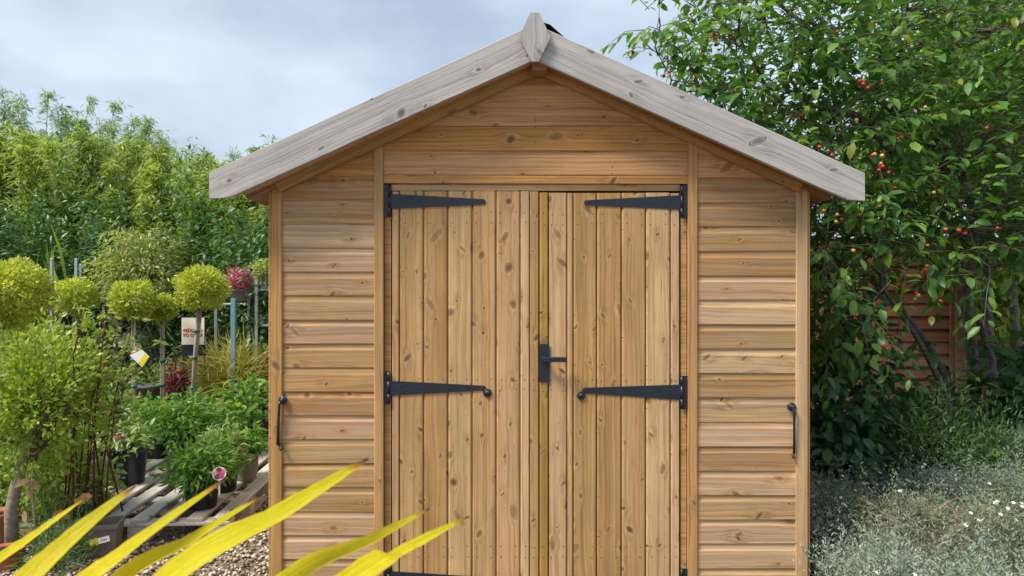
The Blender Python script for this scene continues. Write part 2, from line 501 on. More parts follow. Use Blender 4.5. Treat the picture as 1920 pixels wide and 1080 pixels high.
M['bark_c'] = bark('cherry_bark', (0.07, 0.062, 0.055), (0.18, 0.165, 0.145), (0.27, 0.28, 0.25), 40)
M['twig'] = bark('twig_bark', (0.07, 0.055, 0.045), (0.15, 0.125, 0.10), (0.2, 0.2, 0.17))
M['culm'] = bark('bamboo_culm', (0.13, 0.17, 0.05), (0.22, 0.24, 0.08), (0.10, 0.09, 0.04), 3)
M['redstem'] = bark('red_stem', (0.07, 0.022, 0.018), (0.14, 0.045, 0.035), (0.06, 0.03, 0.02), 6)
M['drystem'] = plain('dry_stem', (0.33, 0.265, 0.18), 0.9, 0.1, 0, 0.4, 8)

M['l_bamboo'] = leaf_mat('bamboo_leaf', (0.19, 0.275, 0.07), (0.31, 0.40, 0.10), (0.47, 0.53, 0.15), 0.5)
M['l_bamboo2'] = leaf_mat('bamboo_leaf_green', (0.16, 0.25, 0.075), (0.26, 0.36, 0.10), (0.40, 0.48, 0.14), 0.5)
M['l_willow'] = leaf_mat('willow_leaf', (0.20, 0.29, 0.18), (0.30, 0.40, 0.25), (0.42, 0.51, 0.33), 0.45)
M['l_dark'] = leaf_mat('dark_shrub_leaf', (0.055, 0.13, 0.055), (0.095, 0.19, 0.075), (0.16, 0.27, 0.10), 0.38, 0.36, 0.5)
M['l_gold'] = leaf_mat('golden_leaf', (0.30, 0.38, 0.045), (0.47, 0.52, 0.08), (0.66, 0.66, 0.17), 0.38)
M['l_lime'] = leaf_mat('lime_leaf', (0.17, 0.28, 0.04), (0.30, 0.41, 0.06), (0.45, 0.50, 0.10), 0.38)
M['l_acer'] = leaf_mat('pale_acer_leaf', (0.24, 0.33, 0.09), (0.36, 0.42, 0.13), (0.48, 0.44, 0.20), 0.4)
M['l_mid'] = leaf_mat('mid_green_leaf', (0.09, 0.22, 0.04), (0.16, 0.33, 0.055), (0.26, 0.43, 0.085), 0.4)
M['l_sage'] = leaf_mat('sage_leaf', (0.16, 0.27, 0.085), (0.26, 0.38, 0.13), (0.38, 0.47, 0.20), 0.38)
M['l_dog'] = leaf_mat('dogwood_leaf', (0.16, 0.22, 0.05), (0.28, 0.36, 0.09), (0.40, 0.43, 0.14), 0.4)
M['l_cherry'] = leaf_mat('cherry_leaf', (0.06, 0.155, 0.04), (0.11, 0.24, 0.05), (0.22, 0.37, 0.07), 0.5, 0.36, 0.5, old=(0.36, 0.36, 0.08))
M['l_hazel'] = leaf_mat('hazel_leaf', (0.13, 0.26, 0.04), (0.21, 0.37, 0.055), (0.32, 0.46, 0.075), 0.55)
M['l_mock'] = leaf_mat('broad_shrub_leaf', (0.05, 0.125, 0.055), (0.075, 0.165, 0.068), (0.115, 0.21, 0.085), 0.35, 0.38, 0.45)
M['l_yew'] = leaf_mat('needle_leaf', (0.07, 0.15, 0.05), (0.115, 0.215, 0.07), (0.17, 0.27, 0.09), 0.35)
M['l_silver'] = leaf_mat('silver_leaf', (0.17, 0.235, 0.20), (0.28, 0.345, 0.30), (0.42, 0.47, 0.43), 0.3, 0.7, 0.2)
M['l_silverg'] = leaf_mat('silver_green_leaf', (0.14, 0.20, 0.13), (0.23, 0.30, 0.20), (0.34, 0.38, 0.27), 0.3, 0.7, 0.2)
M['l_dry'] = leaf_mat('dry_leaf', (0.30, 0.17, 0.09), (0.42, 0.25, 0.14), (0.55, 0.36, 0.22), 0.35, 0.7, 0.2)
M['l_grass'] = leaf_mat('golden_grass', (0.36, 0.34, 0.08), (0.50, 0.45, 0.14), (0.62, 0.55, 0.24), 0.4)
M['l_iris'] = leaf_mat('strap_leaf', (0.20, 0.33, 0.06), (0.28, 0.42, 0.08), (0.36, 0.46, 0.10), 0.4)
M['l_purple'] = leaf_mat('purple_leaf', (0.12, 0.015, 0.05), (0.22, 0.03, 0.10), (0.32, 0.07, 0.14), 0.35)
M['l_pink'] = leaf_mat('pink_flower', (0.55, 0.07, 0.22), (0.70, 0.14, 0.34), (0.80, 0.36, 0.50), 0.3)
M['l_viola'] = leaf_mat('violet_flower', (0.035, 0.008, 0.07), (0.06, 0.015, 0.12), (0.12, 0.03, 0.2), 0.2)
M['l_petal'] = leaf_mat('white_petal', (0.78, 0.78, 0.74), (0.82, 0.82, 0.78), None, 0.25)
M['l_yellow'] = leaf_mat('yellow_flower', (0.75, 0.58, 0.05), (0.82, 0.70, 0.12), None, 0.3)

k = NT('cherry_fruit')
oi = k.n('ShaderNodeObjectInfo').outputs['Random']
M['cherry'] = k.done(k.bsdf(k.ramp(oi, [(0.0, (0.62, 0.50, 0.14)), (0.2, (0.72, 0.26, 0.09)), (0.4, (0.60, 0.035, 0.03)), (0.85, (0.42, 0.012, 0.02)), (1.0, (0.10, 0.008, 0.012))]), 0.18, 0.5))

k = NT('gravel')
gtc = k.n('ShaderNodeTexCoord').outputs['Object']
vo = k.n('ShaderNodeTexVoronoi', {'Vector': gtc, 'Scale': 70.0})
gcol = k.ramp(k.n('ShaderNodeSeparateColor', {0: vo.outputs['Color']}).outputs[0], [(0, (0.16, 0.115, 0.08)), (0.5, (0.33, 0.26, 0.19)), (1, (0.52, 0.45, 0.36))])
gcol = k.mix(k.rng(vo.outputs['Distance'], 0.3, 0.75, 0, 0.8), gcol, (0.05, 0.037, 0.028))
gcol = k.mix(k.rng(k.noise(gtc, 1.3, 4), 0.45, 0.65, 0, 0.6), gcol, (0.12, 0.085, 0.06))
M['ground'] = k.done(k.bsdf(gcol, 0.9, 0.2, 0, k.math('MULTIPLY', vo.outputs['Distance'], -1.0), 0.8, 0.02))
k = NT('pebble')
ri = k.n('ShaderNodeNewGeometry').outputs['Random Per Island']
pc = k.ramp(ri, [(0, (0.16, 0.11, 0.075)), (0.35, (0.36, 0.27, 0.19)), (0.7, (0.50, 0.41, 0.31)), (1, (0.66, 0.60, 0.52))])
M['pebble'] = k.done(k.bsdf(pc, 0.75, 0.3, 0, k.noise(k.n('ShaderNodeTexCoord').outputs['Object'], 150, 3), 0.3, 0.003))

# palm: yellow blade, browned towards the very tip (attribute 'along')
k = NT('palm_blade')
al = k.n('ShaderNodeAttribute', attribute_name='along').outputs['Fac']
ac = k.n('ShaderNodeAttribute', attribute_name='across').outputs['Fac']
obj = k.n('ShaderNodeTexCoord').outputs['Object']
oi = k.n('ShaderNodeObjectInfo').outputs['Random']
st = k.noise(k.comb(k.math('MULTIPLY', ac, 30.0), k.math('MULTIPLY', al, 5.0), k.math('MULTIPLY', oi, 9.0)), 1.0, 4, 0.65)
pc = k.ramp(st, [(0.28, (0.60, 0.49, 0.008)), (0.46, (0.78, 0.66, 0.014)), (0.62, (0.84, 0.73, 0.03)), (0.76, (0.86, 0.79, 0.20))])
vein = k.rng(k.math('ABSOLUTE', k.math('SUBTRACT', ac, 0.5)), 0.0, 0.035, 0.55, 0.0)
pc = k.mix(vein, pc, (0.80, 0.72, 0.20))
edge = k.rng(k.math('ADD', k.math('ABSOLUTE', k.math('SUBTRACT', ac, 0.5)), k.math('MULTIPLY', k.noise(obj, 60, 3), 0.06)), 0.505, 0.53, 0.0, 0.8)
pc = k.mix(edge, pc, (0.42, 0.24, 0.06))
spk = k.rng(k.noise(obj, 160.0, 2), 0.70, 0.75, 0.0, 0.7)
pc = k.mix(spk, pc, (0.40, 0.22, 0.03))
pc = k.mix(k.rng(k.noise(obj, 6.0, 3), 0.5, 0.75, 0, 0.35), pc, (0.55, 0.58, 0.02))
tw = k.math('ADD', al, k.math('MULTIPLY', k.math('SUBTRACT', k.noise(obj, 45, 3), 0.5), 0.10))
pc = k.mix(k.rng(tw, 0.865, 0.91, 0, 0.85), pc, (0.50, 0.20, 0.03))
pc = k.mix(k.rng(tw, 0.915, 0.95, 0, 1.0), pc, (0.14, 0.07, 0.05))
pc = k.mix(k.rng(tw, 0.97, 0.99, 0, 1.0), pc, (0.50, 0.42, 0.38))
ps = k.bsdf(pc, 0.46, 0.3, 0, st, 0.8, 0.006)
tr = k.n('ShaderNodeBsdfTranslucent')
k.set(tr.inputs[0], k.mix(1.0, pc, (1.1, 1.1, 0.6), 'MULTIPLY'))
ms = k.n('ShaderNodeMixShader'); ms.inputs[0].default_value = 0.45
k.set(ms.inputs[1], ps); k.set(ms.inputs[2], tr.outputs[0])
M['palm'] = k.done(ms.outputs[0])

# ------------------------------------------------------------------ ground
gm = np_mesh('ground', [(-400, -60, 0), (400, -60, 0), (400, 700, 0), (-400, 700, 0)], [(0, 1, 2, 3)])
g = link('ground', gm, M['ground'])
g['kind'] = 'structure'

# ------------------------------------------------------------------ the shed
DF = 3.345
def SX(px): return (px - 960) * DF / F
def SZ(py): return EYE - (py - 540) * DF / F
XC = 0.121
SLOPE = 0.4555
SA = math.atan(SLOPE)
DEPTH = 2.5                       # length of the shed
Z_DECK = 2.19 + 0.743 * SLOPE     # underside of the roof boards at the ridge
def roof_z(x, z_apex): return z_apex - SLOPE * abs(x - XC)
XL, XR = SX(507), SX(1515)
BASE = 0.07

shed = thing('garden_shed', 'wooden garden shed with double doors and grey weathered barge boards', 'shed', (XC, 0, 0))
def sp_(o):                       # make a world-placed piece a child of the shed (which sits unrotated at XC)
    o.location.x -= XC
    return o

# body behind the boards: side walls, back wall, floor and bearers
for x0, x1 in ((XL + 0.012, XL + 0.04), (XR - 0.04, XR - 0.012)):
    b = MB()
    b.box((x0, 0.03, BASE), (x1, DEPTH, roof_z(x0, Z_DECK) - 0.02))
    sp_(b.build('side_wall_panel', M['clad'], shed))
b = MB()
zt = Z_DECK - 0.01
b.prism([(XL + .05, BASE), (XR - .05, BASE), (XR - .05, roof_z(XR, zt)), (XC, zt), (XL + .05, roof_z(XL, zt))], DEPTH - .03, DEPTH)
sp_(b.build('back_wall', M['clad'], shed))
b = MB(); b.prism([(XL + .05, BASE), (XR - .05, BASE), (XR - .05, roof_z(XR, zt)), (XC, zt), (XL + .05, roof_z(XL, zt))], 0.022, 0.03)
sp_(b.build('gap_shade_sheet', M['dark'], shed))  # dark sheet, its colour gives the shade seen between the boards
b = MB(); b.box((XL + .03, 0.01, BASE - 0.03), (XR - .03, DEPTH, BASE))
for x in (XL + .1, XC, XR - .1): b.box((x - .03, 0.02, 0), (x + .03, DEPTH, BASE - 0.03))
sp_(b.build('floor_base', M['rail'], shed))

# shiplap cladding
PROF = [(0.0, 0.008), (0.0, -0.0155), (0.0015, -0.0165), (0.078, -0.0165), (0.0805, -0.0158), (0.084, -0.0142), (0.089, -0.0126), (0.098, -0.0116), (0.119, -0.0112), (0.119, 0.008)]
def clad_board(x0, x1, z, h, mat, top_apex):
    """one board from x0 to x1 with its lower edge at z, cut along the roof slope"""
    sc = h / 0.109
    cx = (x0 + x1) / 2
    jy = random.uniform(-0.0012, 0.0012)
    jz = random.uniform(-0.0012, 0.0012)
    tilt = random.uniform(-0.0012, 0.0012)
    rows = []
    for pz, py in PROF:
        zz = z + pz * sc
        half = (top_apex - zz) / SLOPE
        if half <= 0.012:
            half = 0.012
        a, c = max(x0, XC - half), min(x1, XC + half)
        if a > c:
            a = c = (x0 if x0 > XC else x1)
        rows.append((a, c, zz + jz, py + jy))
    if rows[1][1] - rows[1][0] < 0.03 or z > top_apex - 0.02:
        return
    vs_ = []; fs = []
    NX = 5
    for a, c, zz, yy in rows:
        for i in range(NX):
            t = i / (NX - 1)
            vs_.append((a + (c - a) * t - cx, yy, zz - z + tilt * (t - 0.5) * 2))
    for r in range(len(rows) - 1):
        for i in range(NX - 1):
            fs.append((r*NX+i, r*NX+i+1, (r+1)*NX+i+1, (r+1)*NX+i))
    n = len(rows)
    fs.append(tuple(r*NX for r in range(n)))
    fs.append(tuple(r*NX+NX-1 for r in range(n-1, -1, -1)))
    mb = MB(); mb.add(vs_, fs)
    sp_(mb.build('cladding_board', mat, shed, (cx, 0, z)))

APEX_W = Z_DECK - 0.022            # cladding ends just under the roof boards
h = 45.0 * DF / F
lp = (SX(526), SX(706)); rp = (SX(1303), SX(1494)); cp = (SX(716), SX(1293))
y = 1183.0
while y > 150:                     # left panel: seams every 45 px
    zb = SZ(y)
    if zb > BASE - 0.06: clad_board(lp[0], lp[1], zb, h, M['clad'] if y > 340 else M['gable'], APEX_W)
    y -= 44.9
y = 1157.0; h2 = 45.75 * DF / F
while y > 150:
    zb = SZ(y)
    if zb > BASE - 0.06: clad_board(rp[0], rp[1], zb, h2, M['clad'] if y > 345 else M['gable'], APEX_W)
    y -= 45.75
y = 344.0
k_ = 0
while y > 40:
    zb = SZ(y)
    clad_board(cp[0], cp[1], zb, h2 * (1.0 if k_ else 0.36), M['gable'], APEX_W)
    y -= 45.6 if k_ else 16.0
    k_ += 1

# upright trims
def post(name, x0, x1, z0, z1, y0, y1, mat, bev=0.0025, slope_cut=False):
    cx, cz = (x0 + x1) / 2, (z0 + z1) / 2
    mb = MB()
    mb.box((x0 - cx, y0, z0 - cz), (x1 - cx, y1, z1 - cz), bev)
    return sp_(mb.build(name, mat, shed, (cx, 0, cz)))
zp = roof_z(XL, Z_DECK) - 0.03
post('corner_trim', SX(509.5), SX(530), BASE - .04, zp, -0.026, 0.004, M['post'])
post('corner_trim', SX(1491.5), SX(1513), BASE - .04, zp, -0.026, 0.004, M['post'])
post('corner_return', SX(504), SX(508.5), BASE - .04, zp - .02, -0.019, 0.045, M['rail'], 0.001)
post('corner_return', SX(1514), SX(1518), BASE - .04, zp - .02, -0.019, 0.045, M['post'], 0.001)
zs = roof_z(SX(711), Z_DECK) - 0.05
post('door_stile', SX(702), SX(719.5), BASE - .04, zs, -0.025, 0.004, M['post'])
post('door_stile', SX(1289.5), SX(1307), BASE - .04, zs, -0.025, 0.004, M['post'])
post('door_frame', SX(720.5), SX(732.5), BASE - .02, SZ(347), -0.004, 0.02, M['rail'], 0.0015).data
post('door_frame', SX(1277.2), SX(1288.5), BASE - .02, SZ(347), -0.004, 0.02, M['rail'], 0.0015)
mb = MB(); mb.box((-(SX(1276) - SX(733)) / 2, -0.005, -0.0145), ((SX(1276) - SX(733)) / 2, 0.02, 0.0145), 0.0015)
sp_(mb.build('door_lintel', M['rail'], shed, ((SX(733) + SX(1276)) / 2, 0, SZ(351))))

# nail heads
m2 = MB(); m2.lathe([(0.0028, -0.0002), (0.0024, -0.0011), (0.0001, -0.0013)], 7, (0, 0, 0), True, 'Y')
nail = m2.mesh('nail_head'); nail.materials.append(M['screw'])
# doors: each leaf is a ledged back with its own boards, hinges and furniture
DTOP, DBOT = SZ(358.5), 0.085
def make_door(px0, px1, edges, top, fresh=None):
    x0, x1 = SX(px0), SX(px1)
    cx, cz = (x0 + x1) / 2, (top + DBOT) / 2
    led = MB()
    for zz in (DBOT + .15, cz, top - .12):
        led.box((x0 - cx + .02, 0.0055, zz - cz - .05), (x1 - cx - .02, 0.021, zz - cz + .05))
    led.box((x0 - cx + .05, 0.007, DBOT + .12 - cz), (x0 - cx + .12, 0.018, top - .10 - cz))
    door = sp_(led.build('door', M['rail'], shed, (cx, 0, cz)))
    for i in range(len(edges) - 1):
        a, c = SX(edges[i]), SX(edges[i + 1])
        w = c - a
        mx = (a + c) / 2
        yo = random.uniform(-0.001, 0.001)
        cut = random.uniform(-0.0015, 0.0015)
        g_ = 0.0062 if w > .06 else 0.004
        pr = [(-w/2 + .0004, 0.005), (-w/2 + .0008, -0.0025), (-w/2 + g_*.5, -0.0075), (-w/2 + g_, -0.0118), (-w/2 + g_ + .003, -0.0128),
              (w/2 - g_ - .003, -0.0128), (w/2 - g_, -0.0118), (w/2 - g_*.5, -0.0075), (w/2 - .0008, -0.0025), (w/2 - .0004, 0.005)]
        is_strip = fresh is not None and i == fresh
        if is_strip:
            pr = [(px_, py_ - 0.004 if py_ < 0 else py_) for px_, py_ in pr]
        zt_, zb_ = top - cz + cut, DBOT - cz
        n = len(pr)
        vs_ = [(q[0], q[1] + yo, zt_) for q in pr] + [(q[0], q[1] + yo, zb_) for q in pr]
        fs = [(j, j+1, n+j+1, n+j) for j in range(n-1)] + [tuple(range(n-1, -1, -1)), tuple(range(n, 2*n))]
        m_ = MB(); m_.add(vs_, fs)
        bd = m_.build('door_board', M['strip'] if is_strip else M['doorw'], door, (mx - cx, 0, 0))
        if w > .03:
            for zz in (DBOT + .15, (top + DBOT) / 2 + .015, top - .12):
                for sx_ in ((-.3, .3) if w > .06 else (0,)):
                    for dz_ in (-.022, .024):
                        link('nail_head', nail, None, door, (mx - cx + sx_ * w + random.uniform(-.004, .004), -0.0127 + yo - (0.004 if is_strip else 0), zz - cz + dz_ + random.uniform(-.004, .004)))
    return door, cx, cz
dl_, dlx, dlz = make_door(734, 1010.5, [734, 748.5, 794, 839.5, 885, 930, 975.5, 993, 1010.5], DTOP)
dr_, drx, drz = make_door(1011.5, 1275, [1011.5, 1028, 1063.5, 1074.5, 1119, 1165.5, 1211, 1257.5, 1275], SZ(361.5), fresh=0)
dl_['label'] = 'left door of vertical tongue and groove boards'
dr_['label'] = 'right door of vertical boards with lever handle'

def strap_hinge(door, cx, cz, plate, strap):
    """plate = (x0,x1,y0,y1) px on the frame; strap = (xroot, y0,y1, xtip, y0,y1) px on the door"""
    xr, a0, a1, xt, b0, b1 = strap
    s = 1 if xt > xr else -1
    ox, oz = SX(xr), SZ((a0 + a1) / 2)
    m_ = MB()
    p0, p1 = SX(plate[0]) - ox, SX(plate[1]) - ox
    q0, q1 = SZ(plate[3]) - oz, SZ(plate[2]) - oz
    m_.box((p0, -0.0165 + .001, q0), (p1, -0.0128, q1), 0.0008)
    kx = (p1 if s > 0 else p0)
    # knuckles
    m_.tube([(kx - s*.004, -0.017, q0 + .004), (kx - s*.004, -0.017, q0 + (q1-q0)*.30)], 0.0062, 10)
    m_.tube([(kx - s*.004, -0.017, q0 + (q1-q0)*.31), (kx - s*.004, -0.017, q0 + (q1-q0)*.69)], 0.0064, 10)
    m_.tube([(kx - s*.004, -0.017, q0 + (q1-q0)*.70), (kx - s*.004, -0.017, q1 - .004)], 0.0062, 10)
    xt_ = SX(xt) - ox
    ha0, ha1 = SZ(a1) - oz, SZ(a0) - oz
    hb0, hb1 = SZ(b1) - oz, SZ(b0) - oz
    r = (hb1 - hb0) / 2
    cz_ = (hb0 + hb1) / 2
    poly = [(0, ha0), (xt_ - s*r, hb0)]
    for i in range(1, 6):
        a = -math.pi/2 + math.pi*i/6
        poly.append((xt_ - s*r + s*r*math.cos(a), cz_ + r*math.sin(a)))
    poly += [(xt_ - s*r, hb1), (0, ha1)]
    m_.prism(poly if s > 0 else poly[::-1], -0.0168, -0.0133)
    # bolt heads
    L = xt_
    for t, off in ((.10, .008), (.16, -.009), (.30, 0), (.62, 0), (.955, 0)):
        zc = cz_*t + off
        m_.lathe([(0.0042, -0.0166), (0.0040, -0.0180), (0.0024, -0.0190), (0.0001, -0.0192)], 8, (L*t, 0, zc), True, 'Y')
    for t in (.13, .87):
        m_.lathe([(0.0036, -0.0152), (0.0034, -0.0166), (0.0001, -0.0172)], 8, ((p0+p1)/2 - s*.004, 0, q0 + (q1-q0)*t), True, 'Y')
    m_.build('strap_hinge', M['iron'], door, (ox - cx, -0.0002, oz - cz))
strap_hinge(dl_, dlx, dlz, (719.5, 732, 346, 407), (732, 363.5, 391.5, 911, 373.5, 383.5))
strap_hinge(dl_, dlx, dlz, (717.5, 730.5, 696, 757.5), (731, 714, 741.5, 911, 723, 732))
strap_hinge(dl_, dlx, dlz, (718, 730.5, 1057, 1118), (731, 1071, 1100, 911, 1082, 1091))
strap_hinge(dr_, drx, drz, (1276.5, 1289, 347, 409), (1276, 366, 393, 1095, 375.5, 384.5))
strap_hinge(dr_, drx, drz, (1276.5, 1289, 704.5, 767.5), (1276, 721, 750, 1092, 727, 737))
strap_hinge(dr_, drx, drz, (1276.5, 1289, 1066, 1128), (1276, 1083, 1111, 1092, 1090, 1100))

def pull_disc(door, cx, cz, px, py):
    m_ = MB()
    m_.lathe([(0.0185, -0.0133), (0.0195, -0.0150), (0.0195, -0.0175), (0.0175, -0.0195), (0.0165, -0.0185), (0.0110, -0.0185), (0.0100, -0.0215), (0.0001, -0.0225)], 18, (0, 0, 0), True, 'Y')
    m_.build('round_knob', M['iron'], door, (SX(px) - cx, 0, SZ(py) - cz))
pull_disc(dl_, dlx, dlz, 914, 737)
pull_disc(dr_, drx, drz, 1090, 742)

# lock plate and lever on the right door
m_ = MB()
m_.box((-SX(1029.5) / 2 + SX(1011) / 2, -0.0212, -.086), (SX(1029.5) / 2 - SX(1011) / 2, -0.0166, .086), 0.0012)
lock = m_.build('lock_plate', M['iron'], dr_, (SX(1020.2) - drx, 0, SZ(680.5) - drz))
m_ = MB()
m_.lathe([(0.0125, -0.0213), (0.0125, -0.030), (0.010, -0.033), (0.010, -0.058)], 14, (0, 0, 0), True, 'Y')
m_.box((-0.011, -0.066, -0.011), (SX(1061) - SX(1019.5), -0.050, 0.011), 0.002)
m_.build('lever_handle', M['iron'], dr_, (SX(1019.5) - drx, 0, SZ(672.5) - drz))
m_ = MB()
m_.lathe([(0.0042, 0), (0.0001, -0.0002)], 10, (0, -0.0214, 0.004), True, 'Y')
m_.box((-0.002, -0.02155, -0.009), (0.002, -0.0213, 0.003))
m_.build('keyhole', M['dark'], dr_, (SX(1020.2) - drx, 0, SZ(694) - drz))

# cabin hooks that hold the doors open
def cabin_hook(px, py, pts, curl):
    m_ = MB()
    ox, oz = SX(px), SZ(py)
    m_.lathe([(0.020, -0.0258), (0.020, -0.0285), (0.017, -0.031), (0.009, -0.032), (0.0065, -0.040), (0.009, -0.043), (0.007, -0.047), (0.0001, -0.048)], 18, (0, 0, 0), True, 'Y')
    p = [(SX(a) - ox, yy, SZ(c) - oz) for a, c, yy in pts]
    m_.tube(p, 0.0062, 8)
    e = p[-1]
    q = [(e[0] + curl * 0.02 * math.sin(t), e[1] + 0.004 - 0.012 * (1 - math.cos(t)) * .5, e[2] - 0.012 * (1 - math.cos(t))) for t in np.linspace(0, 2.6, 7)]
    m_.tube([e] + q[1:], 0.0058, 8)
    sp_(m_.build('cabin_hook', M['iron'], shed, (ox, 0, oz)))
cabin_hook(532, 749, [(529, 751, -.042), (527, 758, -.041), (525, 790, -.037), (523, 832, -.033)], 1)
cabin_hook(1482.5, 762, [(1483, 763, -.042), (1485, 770, -.041), (1486, 810, -.037), (1486.5, 848, -.033)], -0.3)

# roof: boarded deck with felt, battens, barge boards and finial
DB = 3.205                                   # distance of the barge face
YB = DB - D0
def slope_piece(name, side, x_a, x_b, y0, y1, z_lo, z_hi, mat, bev=0.002):
    """a straight piece that follows the roof: x measured from the ridge, z offsets square to the slope"""
    L0, L1 = x_a / math.cos(SA), x_b / math.cos(SA)
    m2 = MB()
    m2.box((-(L1 - L0) / 2, y0, z_lo), ((L1 - L0) / 2, y1, z_hi), bev)
    mid = (x_a + x_b) / 2
    o = m2.build(name, mat, shed, (XC + side * mid, 0, Z_DECK - SLOPE * mid), (0, side * SA, 0))
    return sp_(o)
for s in (-1, 1):
    slope_piece('roof_deck', s, 0.004, 1.395, YB + 0.021, DEPTH + .08, 0.0, 0.014, M['rail'], 0)
    slope_piece('roof_felt', s, -0.005, 1.40, YB + 0.0215, DEPTH + .09, 0.0145, 0.020, M['felt'], 0)
    slope_piece('wall_batten', s, 0.02, 1.215, -0.052, -0.0185, -0.124, -0.004, M['rail'])
    slope_piece('barge_batten', s, 0.02, 1.33, YB + 0.022, YB + 0.055, -0.090, -0.003, M['rail'])
    slope_piece('soffit_board', s, 0.05, 1.30, YB + 0.057, -0.054, -0.082, -0.07, M['rail'])
    # eaves rail running back under the roof edge
    slope_piece('eaves_rail', s, 1.20, 1.345, -0.05, DEPTH, -0.10, -0.005, M['eave'])
    m2 = MB()
    m2.box((-0.02, 0.0, -0.03), (0.02, DEPTH, 0.03))
    sp_(m2.build('purlin', M['rail'], shed, (XC + s * 0.62, 0.035, Z_DECK - SLOPE * .62 - .036), (0, s * SA, 0)))
m2 = MB(); m2.box((-0.034, YB + .025, -0.115), (0.034, 0.03, 0.0), 0.002)
sp_(m2.build('ridge_block', M['eave'], shed, (XC, 0, Z_DECK - .035)))
m2 = MB(); m2.add([(-.09, YB + .02, -.036), (-.045, YB + .02, .004), (0, YB + .02, .032), (.045, YB + .02, .016), (.105, YB + .02, -.036),
                  (-.09, DEPTH, -.036), (-.045, DEPTH, -.004), (0, DEPTH, .006), (.045, DEPTH, -.004), (.09, DEPTH, -.036)],
                 [(i, i + 1, i + 6, i + 5) for i in range(4)])
sp_(m2.build('ridge_felt', M['felt'], shed, (XC, 0, Z_DECK + .034)))

def BX(px): return (px - 960) * DB / F
def BZ(py): return EYE - (py - 540) * DB / F
def barge(pts):
    cx = sum(BX(p[0]) for p in pts) / len(pts); cz = sum(BZ(p[1]) for p in pts) / len(pts)
    ang = math.atan2(BZ(pts[1][1]) - BZ(pts[0][1]), BX(pts[1][0]) - BX(pts[0][0]))
    ca, sa = math.cos(-ang), math.sin(-ang)
    poly = []
    for p in pts:
        dx, dz = BX(p[0]) - cx, BZ(p[1]) - cz
        poly.append((dx * ca - dz * sa, dx * sa + dz * ca))
    m2 = MB()
    n = len(poly)
    c_ = [sum(q[0] for q in poly) / n, sum(q[1] for q in poly) / n]
    ins = [(c_[0] + (q[0] - c_[0]) * .9985, c_[1] + (q[1] - c_[1]) * (1 - .035)) for q in poly]
    vs_ = [(x, 0.0015, z) for x, z in poly] + [(x, 0.0, z) for x, z in ins] + [(x, 0.020, z) for x, z in poly]
    fs = [tuple(range(n, 2*n))] + [(i, (i+1) % n, n + (i+1) % n, n + i) for i in range(n)] + [(2*n+i, 2*n+(i+1) % n, (i+1) % n, i) for i in range(n)] + [tuple(range(3*n-1, 2*n-1, -1))]
    m2.add(vs_, fs)
    sp_(m2.build('barge_board', M['barge'], shed, (cx, YB, cz), (0, -ang, 0)))
barge([(392, 323), (1002.6, 44.5), (1002.6, 112), (440, 366), (424, 371), (392, 372)])
barge([(1003.4, 44.5), (1622, 325), (1622, 376.5), (1590, 375), (1003.4, 112)])
m2 = MB()
fx = [(994, 27), (1011, 27), (1031, 71), (1029, 79), (1009.5, 118), (997, 118), (976, 79), (974, 71)]
cx, cz = BX(1002.5), BZ(72)
m2.prism([((BX(a) - cx), (BZ(c) - cz)) for a, c in fx][::-1], -0.0225, -0.003)
sp_(m2.build('diamond_finial', M['barge_v'], shed, (cx, YB, cz)))

for px, py in ((1004, 188), (1004, 222), (1004, 226.5), (1004, 238), (1003, 266), (1150, 266), (862, 271), (862, 282), (1148, 313), (722.5, 322), (1284, 322),
               (1147, 325), (640, 338), (1400, 340)):
    sp_(link('nail_head', nail, None, shed, (SX(px), -0.017, SZ(py))))

# ------------------------------------------------------------------ leaves
T_DIAMOND = (np.array([(0, 0, 0), (.45, -1, .06), (1, 0, -.05), (.45, 1, .06)]), np.array([(0, 2, 1), (0, 3, 2)]))
T_LEAF = (np.array([(0, 0, 0), (.30, -.85, .07), (.32, 0, 0), (.30, .85, .07), (.68, -.80, .03), (.70, 0, -.04), (.68, .80, .03), (1, 0, -.16)]),
          np.array([(0, 2, 1), (0, 3, 2), (1, 2, 5), (1, 5, 4), (2, 3, 6), (2, 6, 5), (4, 5, 7), (5, 6, 7)]))
T_BLADE = (np.array([(0, -.7, 0), (0, .7, 0), (.5, -1, .03), (.5, 1, .03), (1, 0, -.12)]), np.array([(0, 1, 3), (0, 3, 2), (2, 3, 4)]))

def unit(a):
    return a / (np.linalg.norm(a, axis=1, keepdims=True) + 1e-9)

def leaf_verts(P, Dv, N, L, W, tmpl):
    tv, tf = tmpl
    Dv = unit(Dv)
    S = unit(np.cross(Dv, N))
    Nn = np.cross(S, Dv)
    n = len(P)
    L = np.broadcast_to(np.asarray(L, float), (n,)); W = np.broadcast_to(np.asarray(W, float), (n,))
    V = (P[:, None, :] + Dv[:, None, :] * (tv[None, :, 0:1] * L[:, None, None])
         + S[:, None, :] * (tv[None, :, 1:2] * W[:, None, None] * 0.5)
         + Nn[:, None, :] * (tv[None, :, 2:3] * L[:, None, None]))
    Fc = tf[None] + (np.arange(n) * len(tv))[:, None, None]
    return V.reshape(-1, 3), Fc.reshape(-1, 3)

def leaf_obj(name, mat, parent, P, Dv, N, L, W, tmpl, kind=None, origin=(0, 0, 0)):
    V, Fc = leaf_verts(np.asarray(P, float), np.asarray(Dv, float), np.asarray(N, float), L, W, tmpl)
    V = V - np.asarray(origin)
    o = link(name, np_mesh(name, V, Fc), mat, parent)
    if kind:
        o['kind'] = kind
    return o

def rdir(n, up=0.0):
    d = rng.normal(size=(n, 3))
    d = unit(d)
    d[:, 2] += up
    return unit(d)

